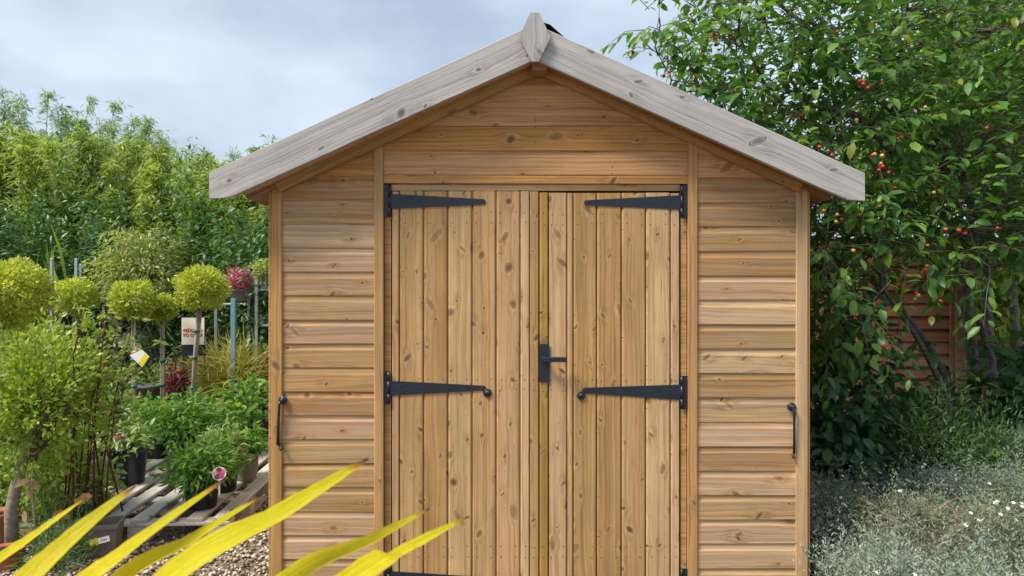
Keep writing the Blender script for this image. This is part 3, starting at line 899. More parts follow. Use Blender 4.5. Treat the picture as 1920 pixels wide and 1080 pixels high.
def ball_leaves(n, c, rad, shell=0.35, lump=0.12, bottom=1.0):
    """points through the outer shell of a lumpy ball; c centre, rad (rx,ry,rz)"""
    d = rdir(n)
    ph = rng.uniform(0, 6.28, 6)
    l = 1 + lump * (np.sin(d[:, 0]*4 + ph[0]) * np.sin(d[:, 1]*5 + ph[1]) + 0.7*np.sin(d[:, 2]*6 + d[:, 0]*5 + ph[2]) + .5*np.sin(d[:, 1]*11 + d[:, 2]*9 + ph[3]))
    r = (1 - shell * rng.random(n)**1.6) * l
    P = d * r[:, None] * np.asarray(rad)
    P[:, 2] = np.where(P[:, 2] < 0, P[:, 2] * bottom, P[:, 2])
    return P + np.asarray(c), d

def wiggle(a, b, n=6, amp=0.05):
    a, b = Vector(a), Vector(b)
    L = (b - a).length
    pts = []
    for i in range(n):
        t = i / (n - 1)
        p = a.lerp(b, t)
        if 0 < i < n - 1:
            p += Vector((random.gauss(0, 1), random.gauss(0, 1), random.gauss(0, .5))) * amp * L
        pts.append(p)
    return pts

def make_pot(parent, r, h, mat, loc=(0, 0, 0), soil=True):
    m_ = MB()
    m_.lathe([(0.0001, 0), (r*.78, 0), (r*.80, .004), (r*.95, h*.86), (r*1.0, h*.87), (r*1.02, h*.99), (r*1.0, h), (r*.93, h), (r*.90, h*.88), (0.0001, h*.87)], 20)
    p = m_.build('pot', mat, parent, loc)
    if soil:
        q = MB(); q.lathe([(r*.90, h*.882), (r*.5, h*.90), (0.0001, h*.89)], 14)
        q.build('soil', M['soil'], p)
    return p

# ---- lollipop trees with clipped golden heads
def standard_tree(label, px, py, rpx, D, leafmat, n, ls, pot=True, stakes=True, squash=0.86, trunk_px=None, group='clipped golden standard trees', tr=0.014, ry=None, base=0.0, cat='tree', lump=.10, shell=.5):
    c = U(px, py, D)
    r = rpx * D / F
    bx = c.x if trunk_px is None else (trunk_px - 960) * D / F
    t = thing('standard_tree', label, cat, (bx, c.y, base), 0, group)
    cl = np.array([c.x - bx, 0, c.z - base])
    P, d = ball_leaves(n, cl, (r, r if ry is None else ry, r * squash), shell, lump)
    dd = unit(d + rng.normal(0, .55, d.shape) + np.array([0, 0, .25]))
    nn = unit(np.cross(dd, rng.normal(size=d.shape)) + d*.8)
    L = ls * rng.uniform(.65, 1.25, n)
    leaf_obj('crown', leafmat, t, P, dd, nn, L, L*.55, T_DIAMOND)
    # inner twigs
    m_ = MB()
    for i in range(26):
        e = cl + rdir(1)[0] * np.array([r, r, r*squash]) * random.uniform(.6, .9)
        s_ = cl + np.array([0, 0, -r*squash*random.uniform(.5, .95)])
        m_.tube(wiggle(s_, e, 4, .07), [tr*.45, tr*.3, tr*.22, tr*.1], 5)
    m_.build('branches', M['twig'], t)
    m_ = MB()
    zb = 0.24 if pot else 0.0
    zt_ = cl[2] - r*squash*.45
    pts = [(0, 0, zb), (random.uniform(-.01, .01), 0, zb + (zt_-zb)*.35), (random.uniform(-.012, .012) + cl[0]*.5, 0, zb + (zt_-zb)*.7), (cl[0], 0, zt_)]
    m_.tube(pts, [tr*1.25, tr*1.05, tr, tr*.8], 9)
    m_.build('trunk', M['bark_y'], t)
    if pot:
        make_pot(t, .13, .26, M['potnavy'])
    if stakes:
        sx = random.choice((-1, 1)) * (tr + .014)
        m_ = MB(); m_.tube([(sx, -.012, .1), (sx*.9 + cl[0]*.5, -.012, zt_*.6), (sx*.8 + cl[0], -.01, cl[2] - r*.35)], .011, 7)
        m_.build('stake', M['cane'], t)
        for f in (.32, .55, .75, .92):
            zz = zb + (zt_ - zb)*f
            m_ = MB(); m_.lathe([(.0, -.012), (.5, -.012), (.5, .012), (0, .012)], 10)
            vs2 = [(x*abs(sx)*2.0 + sx*.45 + cl[0]*f*.7, y*.05 - .006, z + zz) for x, y, z in m_.v]
            m_.v = vs2
            m_.build('tie', M['tie'], t)
    return t

standard_tree('large golden clipped ball cut off by the left edge of the photo', 14, 550, 74, 4.9, M['l_gold'], 9000, .030, squash=.80)
standard_tree('golden lollipop tree between the two left steel trolley posts', 139, 556, 40, 7.0, M['l_gold'], 4200, .030, squash=.82)
standard_tree('golden lollipop tree with the diamond price card on its stem', 249, 562, 40, 6.5, M['l_gold'], 4200, .030, squash=.86)
standard_tree('smallest golden lollipop tree, tucked behind its neighbour with the price card', 303, 577, 27, 6.75, M['l_gold'], 3200, .028)
standard_tree('golden lollipop tree in front of the cream clearance sign', 379, 541, 46, 6.2, M['l_gold'], 5200, .030, squash=.88, trunk_px=362)
# the nearest, looser one at the left edge
st = standard_tree('loose lime green standard tree with pale smooth trunk at left edge', 62, 742, 122, 3.95, M['l_lime'], 7200, .035, pot=False, stakes=False,
                   squash=1.12, trunk_px=24, group=None, tr=.030, lump=.24, shell=.8)

# price card on a stem
c = U(262, 668, 6.38)
t = thing('price_card', 'white diamond shaped price card with yellow corner hung on a tree stem', 'label', (c.x, c.y, c.z))
m_ = MB(); m_.box((-.078, -.002, -.062), (.078, .002, .062))
o = m_.build('card', M['white'], t, (0, 0, 0), (R(8), R(40), R(-10)))
m_ = MB(); m_.box((.025, -.0035, -.058), (.074, -.0025, .058))
m_.build('yellow_corner', M['yellowp'], o)
m_ = MB(); m_.tube([(0, 0, .0), (-.02, .05, .16)], .0015, 4)
m_.build('string', M['tie'], t)

# ---- tall background: bamboo, willow-like trees, dark shrubs
def culm_clump(name, label, cat, group, px, D, top_py, spread, n_culm, per, leafmat, stemmat, L, W, droop, start=.22, arch=.25, tr=.011, noise=.18, tmpl=T_BLADE, fan=1.0, cluster=7):
    """a clump of upright stems that arch over at the top, leaves in drooping sprays along them"""
    base = U(px, 540, D); base.z = 0
    H = EYE + (540 - top_py) * D / F
    t = thing(name, label, cat, base, 0, group)
    m_ = MB()
    P = []; DD = []
    for i in range(n_culm):
        a = random.uniform(0, 6.283); rr = spread * math.sqrt(random.random())
        x0, y0 = rr * .45 * math.cos(a), rr * .45 * math.sin(a)
        x1, y1 = rr * fan * math.cos(a), rr * fan * math.sin(a)
        hh = H * random.uniform(.80, 1.06) * (1 - .08 * rr / spread)
        ar = random.uniform(.3, 1) * arch * spread
        aa = random.uniform(0, 6.283)
        pts = []
        for k2 in range(7):
            f = k2 / 6
            pts.append((x0 + (x1 - x0)*f + ar*f**3*math.cos(aa), y0 + (y1 - y0)*f + ar*f**3*math.sin(aa), hh*(f - .07*f**4)))
        m_.tube(pts, [tr*(1.02 - .85*k2/6) for k2 in range(7)], 5)
        q = np.array(pts)
        nspray = max(3, per // cluster)
        f = start + (1 - start) * rng.random(nspray)**.85
        idx = f * 6; i0 = np.clip(idx.astype(int), 0, 5); w = (idx - i0)[:, None]
        cpt = q[i0]*(1 - w) + q[i0 + 1]*w
        side = rdir(nspray) * np.array([1, 1, .35])
        reach = noise * (1.25 - f)[:, None] + .04
        tip = cpt + side * reach * rng.uniform(.5, 1.6, (nspray, 1))
        for s_ in range(cluster):
            ff = rng.random((nspray, 1))
            p = cpt + (tip - cpt)*ff + rng.normal(0, .02, (nspray, 3))
            d = unit(side + rng.normal(0, .55, side.shape)); d[:, 2] -= droop * rng.uniform(.4, 1.4, nspray)
            P.append(p); DD.append(d)
    P = np.concatenate(P); DD = unit(np.concatenate(DD))
    keep = P[:, 2] > .05
    P, DD = P[keep], DD[keep]
    N = unit(rng.normal(0, .5, P.shape) + np.array([0, 0, 1.0]))
    LL = L * rng.uniform(.65, 1.25, len(P))
    leaf_obj('crown', leafmat, t, P, DD, N, LL, W * rng.uniform(.8, 1.2, len(P)), tmpl)
    m_.build('trunk', stemmat, t)
    return t

ords = ['nearest the shed', 'second from the shed', 'third from the shed', 'fourth from the shed', 'fifth from the shed', 'sixth from the shed', 'seventh from the shed', 'farthest left']
bam = [(478, 8.6, 262, .50, 0), (415, 8.9, 282, .58, 1), (345, 9.2, 266, .62, 0), (272, 9.4, 240, .68, 0), (195, 9.6, 216, .72, 0), (118, 9.4, 204, .74, 0), (40, 9.6, 214, .74, 0), (-45, 9.4, 210, .7, 0)]
for i, (px, D, tp, sp, kd) in enumerate(bam):
    culm_clump('bamboo_clump', 'yellow green bamboo clump in the tall hedge, ' + ords[i], 'bamboo', 'bamboo clumps in the tall hedge', px, D, tp, sp, 24, 880,
               M['l_bamboo2'] if kd else M['l_bamboo'], M['culm'], .098, .019, .40, .34, .45, noise=.30)
for px, D, wh in ((560, 8.8, 'leftmost'), (650, 9.1, 'middle one'), (745, 9.2, 'rightmost')):
    culm_clump('bamboo_clump', wh + ' of three bamboo clumps hidden directly behind the shed', 'bamboo', 'bamboo clumps hidden behind the shed', px, D, 300, .6, 14, 500,
               M['l_bamboo2'], M['culm'], .11, .022, .40, .15, .45, noise=.34)
wil = [(492, 11.5, 205, .5), (385, 12.5, 228, .55), (300, 12.5, 200, .5), (238, 12.8, 150, .42), (172, 13.0, 160, .42), (100, 12.8, 105, .42), (18, 13.0, 118, .5)]
for i, (px, D, tp, sp) in enumerate(wil):
    culm_clump('willow_tree', 'feathery blue green tree rising behind the bamboo, ' + ords[i], 'tree', 'feathery trees behind the bamboo', px, D, tp, sp, 13, 760,
               M['l_willow'], M['twig'], .12, .017, .25, .34, .8, noise=.28, tr=.018)

def shrub(name, label, cat, group, px, py, D, rad, leafmat, n, L, W, shell=.55, lump=.2, tmpl=T_LEAF, droop=.3, stems=10, stem_r=.008, stemmat=None, base_z=0.0, parts=0, flat=.55, extra=None, up=0.0, base_px=None):
    """bush: stems from one foot, leaves through a lumpy crown; the nearest leaves may be parts of their own"""
    c = U(px, py, D)
    bx = c.x if base_px is None else (base_px - 960) * D / F
    t = thing(name, label, cat, (bx, c.y, base_z), 0, group)
    cl = np.array([c.x - bx, 0, c.z - base_z])
    P, d = ball_leaves(n, cl, rad, shell, lump)
    if extra is not None:
        P, d = extra(P, d)
    k2 = P[:, 2] > .03
    P, d = P[k2], d[k2]
    n = len(P)
    dd = unit(d*np.array([1, 1, .4]) + rng.normal(0, .6, d.shape) + np.array([0, 0, up - droop]))
    nn = unit(rng.normal(0, .45, d.shape) + np.array([0, 0, 1.0]) * flat + d * .7)
    LL = L * rng.uniform(.6, 1.2, n); WW = W * rng.uniform(.8, 1.15, n)
    if parts:
        # the leaves that show largest: on the camera's side of the crown
        score = -P[:, 1] / max(rad[1], .01) + .3 * rng.random(n) + LL / L * .5
        pick = np.argsort(-score)[:parts * 3]
        pick = rng.choice(pick, parts, replace=False)
        mask = np.ones(n, bool); mask[pick] = False
        leaf_parts(t, leafmat, P[pick], dd[pick], nn[pick], LL[pick] * 1.08, WW[pick] / LL[pick])
        o = leaf_obj('foliage', leafmat, t, P[mask], dd[mask], nn[mask], LL[mask], WW[mask], tmpl, kind='stuff')
    else:
        leaf_obj('crown', leafmat, t, P, dd, nn, LL, WW, tmpl)
    if stems:
        m_ = MB()
        for i in range(stems):
            e = cl + rdir(1, .3)[0] * np.array(rad) * random.uniform(.35, .85)
            s_ = np.array([random.gauss(0, .04), random.gauss(0, .04), 0])
            if e[2] > .08:
                m_.tube(wiggle(s_, e, 5, .05), [stem_r, stem_r*.85, stem_r*.65, stem_r*.45, stem_r*.2], 5)
        if m_.v:
            m_.build('stems', stemmat or M['twig'], t)
    return t

_leaf_cache = {}
def leaf_parts(parent, mat, P, D_, N_, L, ratio):
    """single leaves as objects that share one mesh per shape"""
    for i in range(len(P)):
        key = (mat.name, random.randrange(3))
        if key not in _leaf_cache:
            tv, tf = T_LEAF
            v = tv.copy()
            v[:, 1] *= .5 * (.50, .56, .62)[key[1]]
            v[:, 2] *= (1.0, 1.6, .5)[key[1]]
            me = np_mesh('leaf', v, tf)
            me.materials.append(mat)
            _leaf_cache[key] = me
        d = Vector(D_[i]).normalized(); nn = Vector(N_[i])
        s_ = d.cross(nn).normalized()
        n2 = s_.cross(d)
        m4 = Matrix((( d.x, s_.x, n2.x, P[i][0]), (d.y, s_.y, n2.y, P[i][1]), (d.z, s_.z, n2.z, P[i][2]), (0, 0, 0, 1)))
        o = bpy.data.objects.new('leaf', _leaf_cache[key])
        COL.objects.link(o)
        o.parent = parent
        o.matrix_basis = m4 @ Matrix.Scale(L[i], 4)

dk = [(505, 600, 7.6, (.45, .45, 1.02)), (408, 600, 7.9, (.6, .45, .98)), (300, 585, 8.1, (.75, .45, 1.20)), (185, 596, 8.2, (.65, .45, 1.20)), (75, 580, 8.3, (.75, .45, 1.42)), (-25, 596, 8.2, (.7, .45, 1.3))]  # dark leaf colour of this row puts in the shade of the lower hedge
for i, (px, py, D, rad) in enumerate(dk):
    shrub('hedge_shade_shrub', 'dark green shrub whose leaf colour carries the shade low in the bamboo hedge, ' + ords[i], 'shrub', 'dark shrubs under the hedge', px, py, D, rad, M['l_dark'], 6500, .085, .032, .6, .36, T_DIAMOND, .35, 14, .012)

shrub('pale_shrub', 'pale yellow green feathery shrub standing behind the golden lollipop trees', 'shrub', None, 268, 510, 7.5, (.42, .35, .45), M['l_acer'], 3800, .075, .022, .5, .25, T_DIAMOND, .5, 12, .008)
shrub('pale_shrub', 'small orange tinted maple on the trolley beside the shed wall', 'shrub', None, 497, 505, 6.7, (.10, .10, .09), M['l_acer'], 420, .055, .02, .6, .25, T_DIAMOND, .3, 6, .004, base_z=1.36)

# ------------------------------------------------------------------ nursery yard on the left
# pallets, slat by slat
def pallet(label, x0, x1, D_a, D_b, rz, nsl=7, top=.14):
    w, l = x1 - x0, D_b - D_a
    t = thing('pallet', label, 'pallet', ((x0 + x1)/2, (D_a + D_b)/2 - D0, 0), rz, 'pallets used as plant stands')
    sw = w / nsl * .62
    for i in range(nsl):
        cx = -w/2 + sw/2 + (w - sw) * i / (nsl - 1)
        m_ = MB(); m_.box((-sw/2, -l/2, -.010), (sw/2, l/2, .010), .003)
        m_.build('slat', M['pallet'], t, (cx + random.uniform(-.006, .006), random.uniform(-.01, .01), top - .010 + random.uniform(-.002, .002)), (0, random.uniform(-.02, .02), random.uniform(-.008, .008)))
    for j in (-1, 0, 1):
        m_ = MB(); m_.box((-w/2, -.05, -.010), (w/2, .05, .010), .003)
        m_.build('cross_board', M['pallet'], t, (0, j*(l/2 - .052), top - .0325))
        for i in (-1, 0, 1):
            m_ = MB(); m_.box((-.06, -.05, -.038), (.06, .05, .038), .004)
            m_.build('block', M['pallet'], t, (i*(w/2 - .065), j*(l/2 - .055), top - .082))
    for i in (-1, 0, 1):
        m_ = MB(); m_.box((-.05, -l/2, -.010), (.05, l/2, .010), .003)
        m_.build('runner', M['pallet'], t, (i*(w/2 - .06), 0, .011))
pallet('weathered grey pallet nearest the camera with a plant pot on its corner', -2.62, -1.62, 4.12, 5.10, R(4))
pallet('weathered grey pallet behind the nearest one, full of potted plants', -2.70, -1.72, 5.16, 6.14, R(3))
pallet('pale pallet far back beneath the young lollipop trees', -4.2, -3.2, 7.0, 8.0, R(-2))

def small_plant(name, label, cat, px, D, foot, pot_r, pot_h, potmat, rad, leafmat, n, L, W, tmpl=T_LEAF, up=.1, droop=.15, group=None, flowers=None, shell=.75, rise=.55, lump=.22, parts=0):
    """a potted plant: pot with soil, mound of leaves, flowers"""
    x = (px - 960) * D / F
    t = thing(name, label, cat, (x, D - D0, foot), random.uniform(0, 6) if not parts else 0, group)
    if pot_r:
        make_pot(t, pot_r, pot_h, potmat)
    cl = np.array([0, 0, (pot_h if pot_r else 0) + rad[2]*rise])
    P, d = ball_leaves(n, cl, rad, shell, lump)
    k2 = P[:, 2] > .02
    P, d = P[k2], d[k2]
    n = len(P)
    dd = unit(d*np.array([1, 1, .6]) + rng.normal(0, .5, d.shape) + np.array([0, 0, up - droop]))
    nn = unit(rng.normal(0, .45, d.shape) + np.array([0, 0, .7]) + d*.5)
    LL = L*rng.uniform(.6, 1.2, n)
    leaf_obj('foliage', leafmat, t, P, dd, nn, LL, W*LL/L, tmpl)
    m_ = MB()
    for i in range(12):
        e = cl + rdir(1, .4)[0]*np.array(rad)*random.uniform(.5, .9)
        if e[2] > .06: m_.tube(wiggle((random.gauss(0, .01), random.gauss(0, .01), (pot_h*.85 if pot_r else 0)), e, 4, .05), [.004, .0035, .003, .0015], 4)
    if m_.v: m_.build('stems', M['culm'], t)
    if flowers:
        fm, fn, fr = flowers
        P, d = ball_leaves(fn, cl, np.array(rad)*1.05, .1, lump)
        up_ = P[:, 2] > cl[2] - rad[2]*.2
        P, d = P[up_], d[up_]
        for i in range(len(P)):
            q = np.repeat(P[i:i+1], 6, 0)
            ax = unit(d[i:i+1] + np.array([[0, -.5, .6]]))[0]
            u_ = unit(np.cross(ax, [[.3, .9, .1]]))[0]; w_ = np.cross(ax, u_)
            an = np.arange(6)*math.pi/3
            dv = np.cos(an)[:, None]*u_ + np.sin(an)[:, None]*w_ + ax*.25
            leaf_obj('flower', fm, t, q, dv, np.repeat(ax[None], 6, 0), fr, fr*.9, T_DIAMOND)
    return t

def picture_tag(label, px, py, D, r, c1, c2):
    """round printed plant label on a stalk"""
    c = U(px, py, D)
    t = thing('plant_label', label, 'label', (c.x, c.y, c.z))
    m_ = MB(); m_.lathe([(0.0001, -.0012), (r, -.0012), (r, .0012), (.0001, .0012)], 20, (0, 0, 0), False, 'Y')
    d_ = m_.build('disc', M['white'], t, (0, 0, 0), (R(-12), 0, R(15)))
    for i in range(5):
        a = i*1.2566 + .4
        m_ = MB(); m_.lathe([(r*.46, -.0002), (.0001, -.0006)], 10, (r*.48*math.cos(a), -.0015 - i*.0001, r*.48*math.sin(a)), False, 'Y')
        m_.build('printed_petal', c1 if i % 2 else c2, d_)
    m_ = MB(); m_.box((-.004, -.001, -r*3.2), (.004, .001, -r*.95))
    m_.build('stalk', M['white'], t, (0, .002, 0))

FOOT = .142
sp = small_plant
sp('potted_plant', 'leafy plant in a tall navy pot with a round purple label', 'potted plant', 240, 4.9, FOOT, .125, .24, M['potnavy'], (.16, .15, .12), M['l_sage'], 420, .06, .024)
sp('potted_plant', 'bushy green plant in a black pot behind the front corner plant', 'potted plant', 350, 5.45, FOOT, .115, .21, M['potnavy'], (.205, .18, .17), M['l_mid'], 1500, .06, .020, flowers=(M['l_petal'], 4, .022))
sp('potted_plant', 'spreading fine leaved plant in black pot on the pallet corner', 'potted plant', 378, 4.36, FOOT, .105, .19, M['potnavy'], (.20, .16, .14), M['l_mid'], 1500, .055, .016, rise=.35)
sp('potted_plant', 'fine leaved plant in black pot just behind the pallet corner plant', 'potted plant', 418, 4.72, FOOT, .10, .17, M['potnavy'], (.14, .13, .15), M['l_sage'], 1100, .055, .016)
sp('potted_plant', 'green plant in a grey pot close to the shed wall', 'potted plant', 462, 5.0, FOOT, .085, .18, M['potgrey'], (.115, .11, .10), M['l_mid'], 900, .05, .018)
sp('potted_plant', 'broad leaved plant with a violet flower next to the shed', 'potted plant', 458, 5.8, FOOT, .12, .22, M['potnavy'], (.19, .18, .22), M['l_mid'], 300, .095, .045, flowers=(M['l_viola'], 5, .03))
sp('potted_plant', 'green plant in black pot between the navy pot and the bushy plant', 'potted plant', 292, 5.65, FOOT, .11, .20, M['potnavy'], (.18, .16, .16), M['l_mid'], 700, .06, .022)
sp('potted_plant', 'white flowering plant at the back of the second pallet', 'potted plant', 392, 5.95, FOOT, .10, .18, M['potnavy'], (.17, .15, .13), M['l_sage'], 600, .06, .024, flowers=(M['l_petal'], 14, .024))
sp('potted_plant', 'bright yellow flowering plant at the back of the second pallet', 'potted plant', 425, 6.05, FOOT, .10, .18, M['potnavy'], (.13, .12, .14), M['l_lime'], 500, .05, .022, flowers=(M['l_yellow'], 10, .024))
sp('potted_plant', 'leafy plant at the back left of the second pallet', 'potted plant', 205, 5.75, FOOT, .11, .2, M['potnavy'], (.2, .17, .2), M['l_sage'], 700, .06, .026)
picture_tag('round purple and white flower label in the tall navy pot', 225, 822, 4.80, .040, M['l_purple'], M['l_pink'])
picture_tag('round magenta and pink flower label in the pallet corner pot', 411, 888, 4.22, .038, M['l_purple'], M['l_pink'])

# low bed of stock between pallets and hedge
bed = [
 ('golden sedge grass mound near the shed wall', 'grass', 447, 7.05, (.30, .26, .27), 'l_grass', 1500, .26, .009, T_BLADE, None),
 ('golden sedge grass mound in front of the sign post', 'grass', 408, 7.2, (.26, .24, .26), 'l_grass', 1100, .24, .009, T_BLADE, None),
 ('dark purple feathery plant with orange base among the stems', 'plant', 336, 7.0, (.11, .1, .19), 'l_purple', 500, .08, .022, T_DIAMOND, None),
 ('dark purple leaved plant beneath the heather trolley', 'plant', 424, 7.55, (.16, .15, .34), 'l_purple', 500, .07, .03, T_DIAMOND, None),
 ('low lime green plant beside the grasses', 'plant', 476, 7.3, (.20, .2, .30), 'l_lime', 1200, .075, .032, T_LEAF, ('l_petal', 6, .025)),
 ('tall mid green perennial behind the grasses', 'plant', 396, 7.6, (.2, .18, .45), 'l_mid', 1100, .085, .03, T_LEAF, None),
 ('perennial with pink flower spikes beside the trolley', 'plant', 452, 7.65, (.18, .18, .45), 'l_sage', 900, .075, .028, T_LEAF, ('l_pink', 16, .024)),
 ('pale flowering plant near the shed below the trolley shelf', 'plant', 494, 7.5, (.12, .12, .42), 'l_lime', 700, .07, .028, T_LEAF, ('l_pink', 6, .028)),
 ('dark evergreen mound in front of the rail fence', 'plant', 288, 7.65, (.32, .26, .3), 'l_dark', 1500, .05, .022, T_DIAMOND, None),
 ('grey green mound with small pale flowers', 'plant', 305, 7.25, (.2, .2, .18), 'l_sage', 1000, .05, .018, T_DIAMOND, ('l_petal', 10, .016)),
 ('white flowered plant below the price card', 'plant', 350, 7.45, (.18, .18, .36), 'l_sage', 800, .06, .02, T_DIAMOND, ('l_petal', 14, .02)),
 ('low yellow green plant among the young trees', 'plant', 262, 6.6, (.24, .2, .2), 'l_lime', 900, .05, .02, T_DIAMOND, None),
 ('mid green plant left of the red stemmed shrub', 'plant', 180, 6.6, (.32, .25, .5), 'l_mid', 1300, .07, .028, T_LEAF, None),
 ('sage green plant under the left trolley', 'plant', 110, 6.4, (.35, .25, .5), 'l_sage', 1300, .07, .028, T_LEAF, None),
 ('lime plant behind the large lime standard tree', 'plant', 40, 5.6, (.35, .25, .6), 'l_lime', 1500, .065, .028, T_LEAF, None),
]
bench = thing('display_bench', 'low dark slatted bench carrying bedding plants behind the pallets', 'bench', ((385 - 960)*7.4/F, 7.4 - D0, 0))
for i in range(8):
    m_ = MB(); m_.box((-.82, -.045, -.012), (.82, .045, .012), .003); m_.build('slat', M['benchw'], bench, (0, -.42 + i*.12, .248))
for sx_ in (-.7, 0, .7):
    m_ = MB(); m_.box((-.03, -.44, 0), (.03, .44, .234), .004); m_.build('trestle', M['benchw'], bench, (sx_, 0, 0))
for lab, cat, px, D, rad, lm, n, L, W, tm, fl in bed:
    on_bench = 6.98 <= D <= 7.8 and 268 < px < 500
    sp('bedding_plant', lab, cat, px, D, .261 if on_bench else 0.0, .09, .14, M['potnavy'], rad, M[lm], n, L, W, tm, .35 if tm is T_BLADE else .15, .1, None,
       None if fl is None else (M[fl[0]], fl[1], fl[2]), .95 if tm is T_BLADE else .8, .6)
sp('strap_leaf_plant', 'tall plant with upright sword shaped leaves between the left trolley posts', 'plant', 112, 7.9, .55, .12, .22, M['potnavy'], (.36, .2, .55), M['l_iris'], 170, .55, .03, T_BLADE, 1.2, 0, None, None, .95, .35)

# plastic pots, a basin and a crate standing in the yard
def bare_pot(label, px, D, r, h, mat, foot=0.0, plate=None):
    x = (px - 960)*D/F
    t = thing('plant_pot', label, 'pot', (x, D - D0, foot))
    make_pot(t, r, h, mat)
    return t
bare_pot('grey plastic pot standing under the dark evergreen mound', 282, 7.05, .12, .26, M['potgrey'], .25)
bare_pot('black plastic pot standing beside the grey one', 262, 7.1, .10, .22, M['potnavy'], .25)

# taupe pot on the gravel with a price sticker
D = 3.95
x = (196 - 960)*D/F
t = thing('plant_pot', 'square taupe pot with yellow and white sticker on the gravel', 'pot', (x, D - D0, 0), R(14))
m_ = MB()
r0, r1, hh = .062, .080, .185
v = []
for rr, zz in ((r0, 0), (r1*.97, hh*.88), (r1*1.05, hh*.885), (r1*1.06, hh), (r1*.96, hh), (r1*.92, hh*.8)):
    v += [(-rr, -rr, zz), (rr, -rr, zz), (rr, rr, zz), (-rr, rr, zz)]
fs = [(3, 2, 1, 0)]
for a in range(5):
    for b_ in range(4): fs.append((a*4+b_, a*4+(b_+1) % 4, a*4+4+(b_+1) % 4, a*4+4+b_))
fs.append((20, 21, 22, 23))
m_.add(v, fs)
o = m_.build('pot', M['pottaupe'], t)
m_ = MB(); m_.box((-.052, -.0015, -.018), (-.012, .0015, .020)); m_.build('yellow_sticker', M['yellowp'], o, (0, -.0755, .105), (R(-6), R(-12), 0))
m_ = MB(); m_.box((-.010, -.0015, -.014), (.045, .0015, .016)); w_ = m_.build('white_sticker', M['white'], o, (0, -.0755, .105), (R(-6), R(-12), 0))
for i in range(4):
    m_ = MB(); m_.box((.004 + i*.008, -.0022, -.003), (.008 + i*.008, -.0012, .004)); m_.build('print', M['navy'], o, (0, -.0757, .105), (R(-6), R(-12), 0))
small_plant('rosemary', 'grey green spiky herb on the gravel in front of the taupe pot', 'herb', 112, 3.75, 0, None, 0, None, (.20, .14, .17), M['l_yew'], 1100, .05, .006, T_BLADE, .4, 0)
small_plant('rosemary', 'spiky herb at the foot of the red stemmed shrub', 'herb', 95, 4.05, 0, None, 0, None, (.22, .14, .26), M['l_yew'], 900, .05, .006, T_BLADE, .4, 0)

# terracotta pots at the left edge
for lab, px, D, r, h in (('terracotta pot at the left edge beside the pale trunk', -5, 4.1, .10, .19), ('low terracotta bowl in the bottom left corner', 8, 3.75, .09, .11)):
    x = (px - 960)*D/F
    t = thing('plant_pot', lab, 'pot', (x, D - D0, 0)); make_pot(t, r, h, M['terra'])

# red stemmed shrub with sparse leaves
x = (165 - 960)*4.2/F
t = thing('dogwood_shrub', 'open shrub with dark red bare stems and a few pale leaves', 'shrub', (x, 4.2 - D0, 0))
m_ = MB(); P = []; DD = []
tips = [(92, 560), (128, 600), (160, 575), (205, 560), (215, 600), (188, 610), (248, 610), (262, 680), (120, 690), (150, 660), (235, 720), (230, 590), (175, 640)]
for px, py in tips:
    DD_ = random.uniform(3.95, 4.5)
    e = U(px, py, DD_) - Vector((x, 4.2 - D0, 0))
    s_ = Vector((random.gauss(0, .09), random.gauss(0, .06), .02))
    mid = s_.lerp(e, .5) + Vector((-(e.x - s_.x)*.18, 0, .06))
    pts = [s_, s_.lerp(mid, .6) + Vector((random.gauss(0, .008), 0, 0)), mid, mid.lerp(e, .55) + Vector((random.gauss(0, .015), random.gauss(0, .015), .01)), e]
    m_.tube(pts, [.0055, .005, .0042, .0034, .0016], 6)
    for i in range(5):
        f = random.uniform(.45, .95)
        p = mid.lerp(e, (f - .45)/.55)
        q = p + Vector((random.gauss(0, .09), random.gauss(0, .06), random.uniform(.02, .14)))
        m_.tube([p, p.lerp(q, .5) + Vector((0, 0, .01)), q], [.0028, .002, .0012], 4)
        for j in range(5):
            P.append(q + Vector((random.gauss(0, .012), random.gauss(0, .012), random.gauss(0, .012)))); DD.append((random.gauss(0, 1), random.gauss(0, 1), random.gauss(.35, .5)))
    for i in range(7):
        P.append(mid.lerp(e, random.uniform(.3, 1))); DD.append((random.gauss(0, 1), random.gauss(0, 1), random.gauss(.3, .5)))
P = np.array([tuple(p) for p in P]); DD = unit(np.array(DD))
NN = unit(rng.normal(0, .5, P.shape) + np.array([0, -.2, 1]))
LL = .062*rng.uniform(.6, 1.3, len(P))
pick = rng.choice(len(P), 90, replace=False); mask = np.ones(len(P), bool); mask[pick] = False
leaf_parts(t, M['l_dog'], P[pick], DD[pick], NN[pick], LL[pick]*1.05, None)
leaf_obj('foliage', M['l_dog'], t, P[mask], DD[mask], NN[mask], LL[mask], LL[mask]*.45, T_LEAF, kind='stuff')
m_.build('stems', M['redstem'], t)
# leafy bushes round its foot
shrub('leafy_bush', 'light green variegated bush between the pale trunk and the pallet', 'shrub', None, 105, 885, 4.35, (.30, .2, .30), M['l_lime'], 1500, .05, .024, .7, .25, T_LEAF, .1, 12, .005)
shrub('leafy_bush', 'dark green bush behind the pale trunk at the left edge', 'shrub', None, 20, 880, 4.6, (.36, .2, .42), M['l_mid'], 1900, .05, .026, .7, .25, T_LEAF, .1, 12, .005)
shrub('leafy_bush', 'pale leaved bush at the foot of the lime standard tree', 'shrub', None, 178, 915, 4.3, (.12, .1, .18), M['l_sage'], 300, .05, .024, .8, .25, T_LEAF, .1, 8, .004)
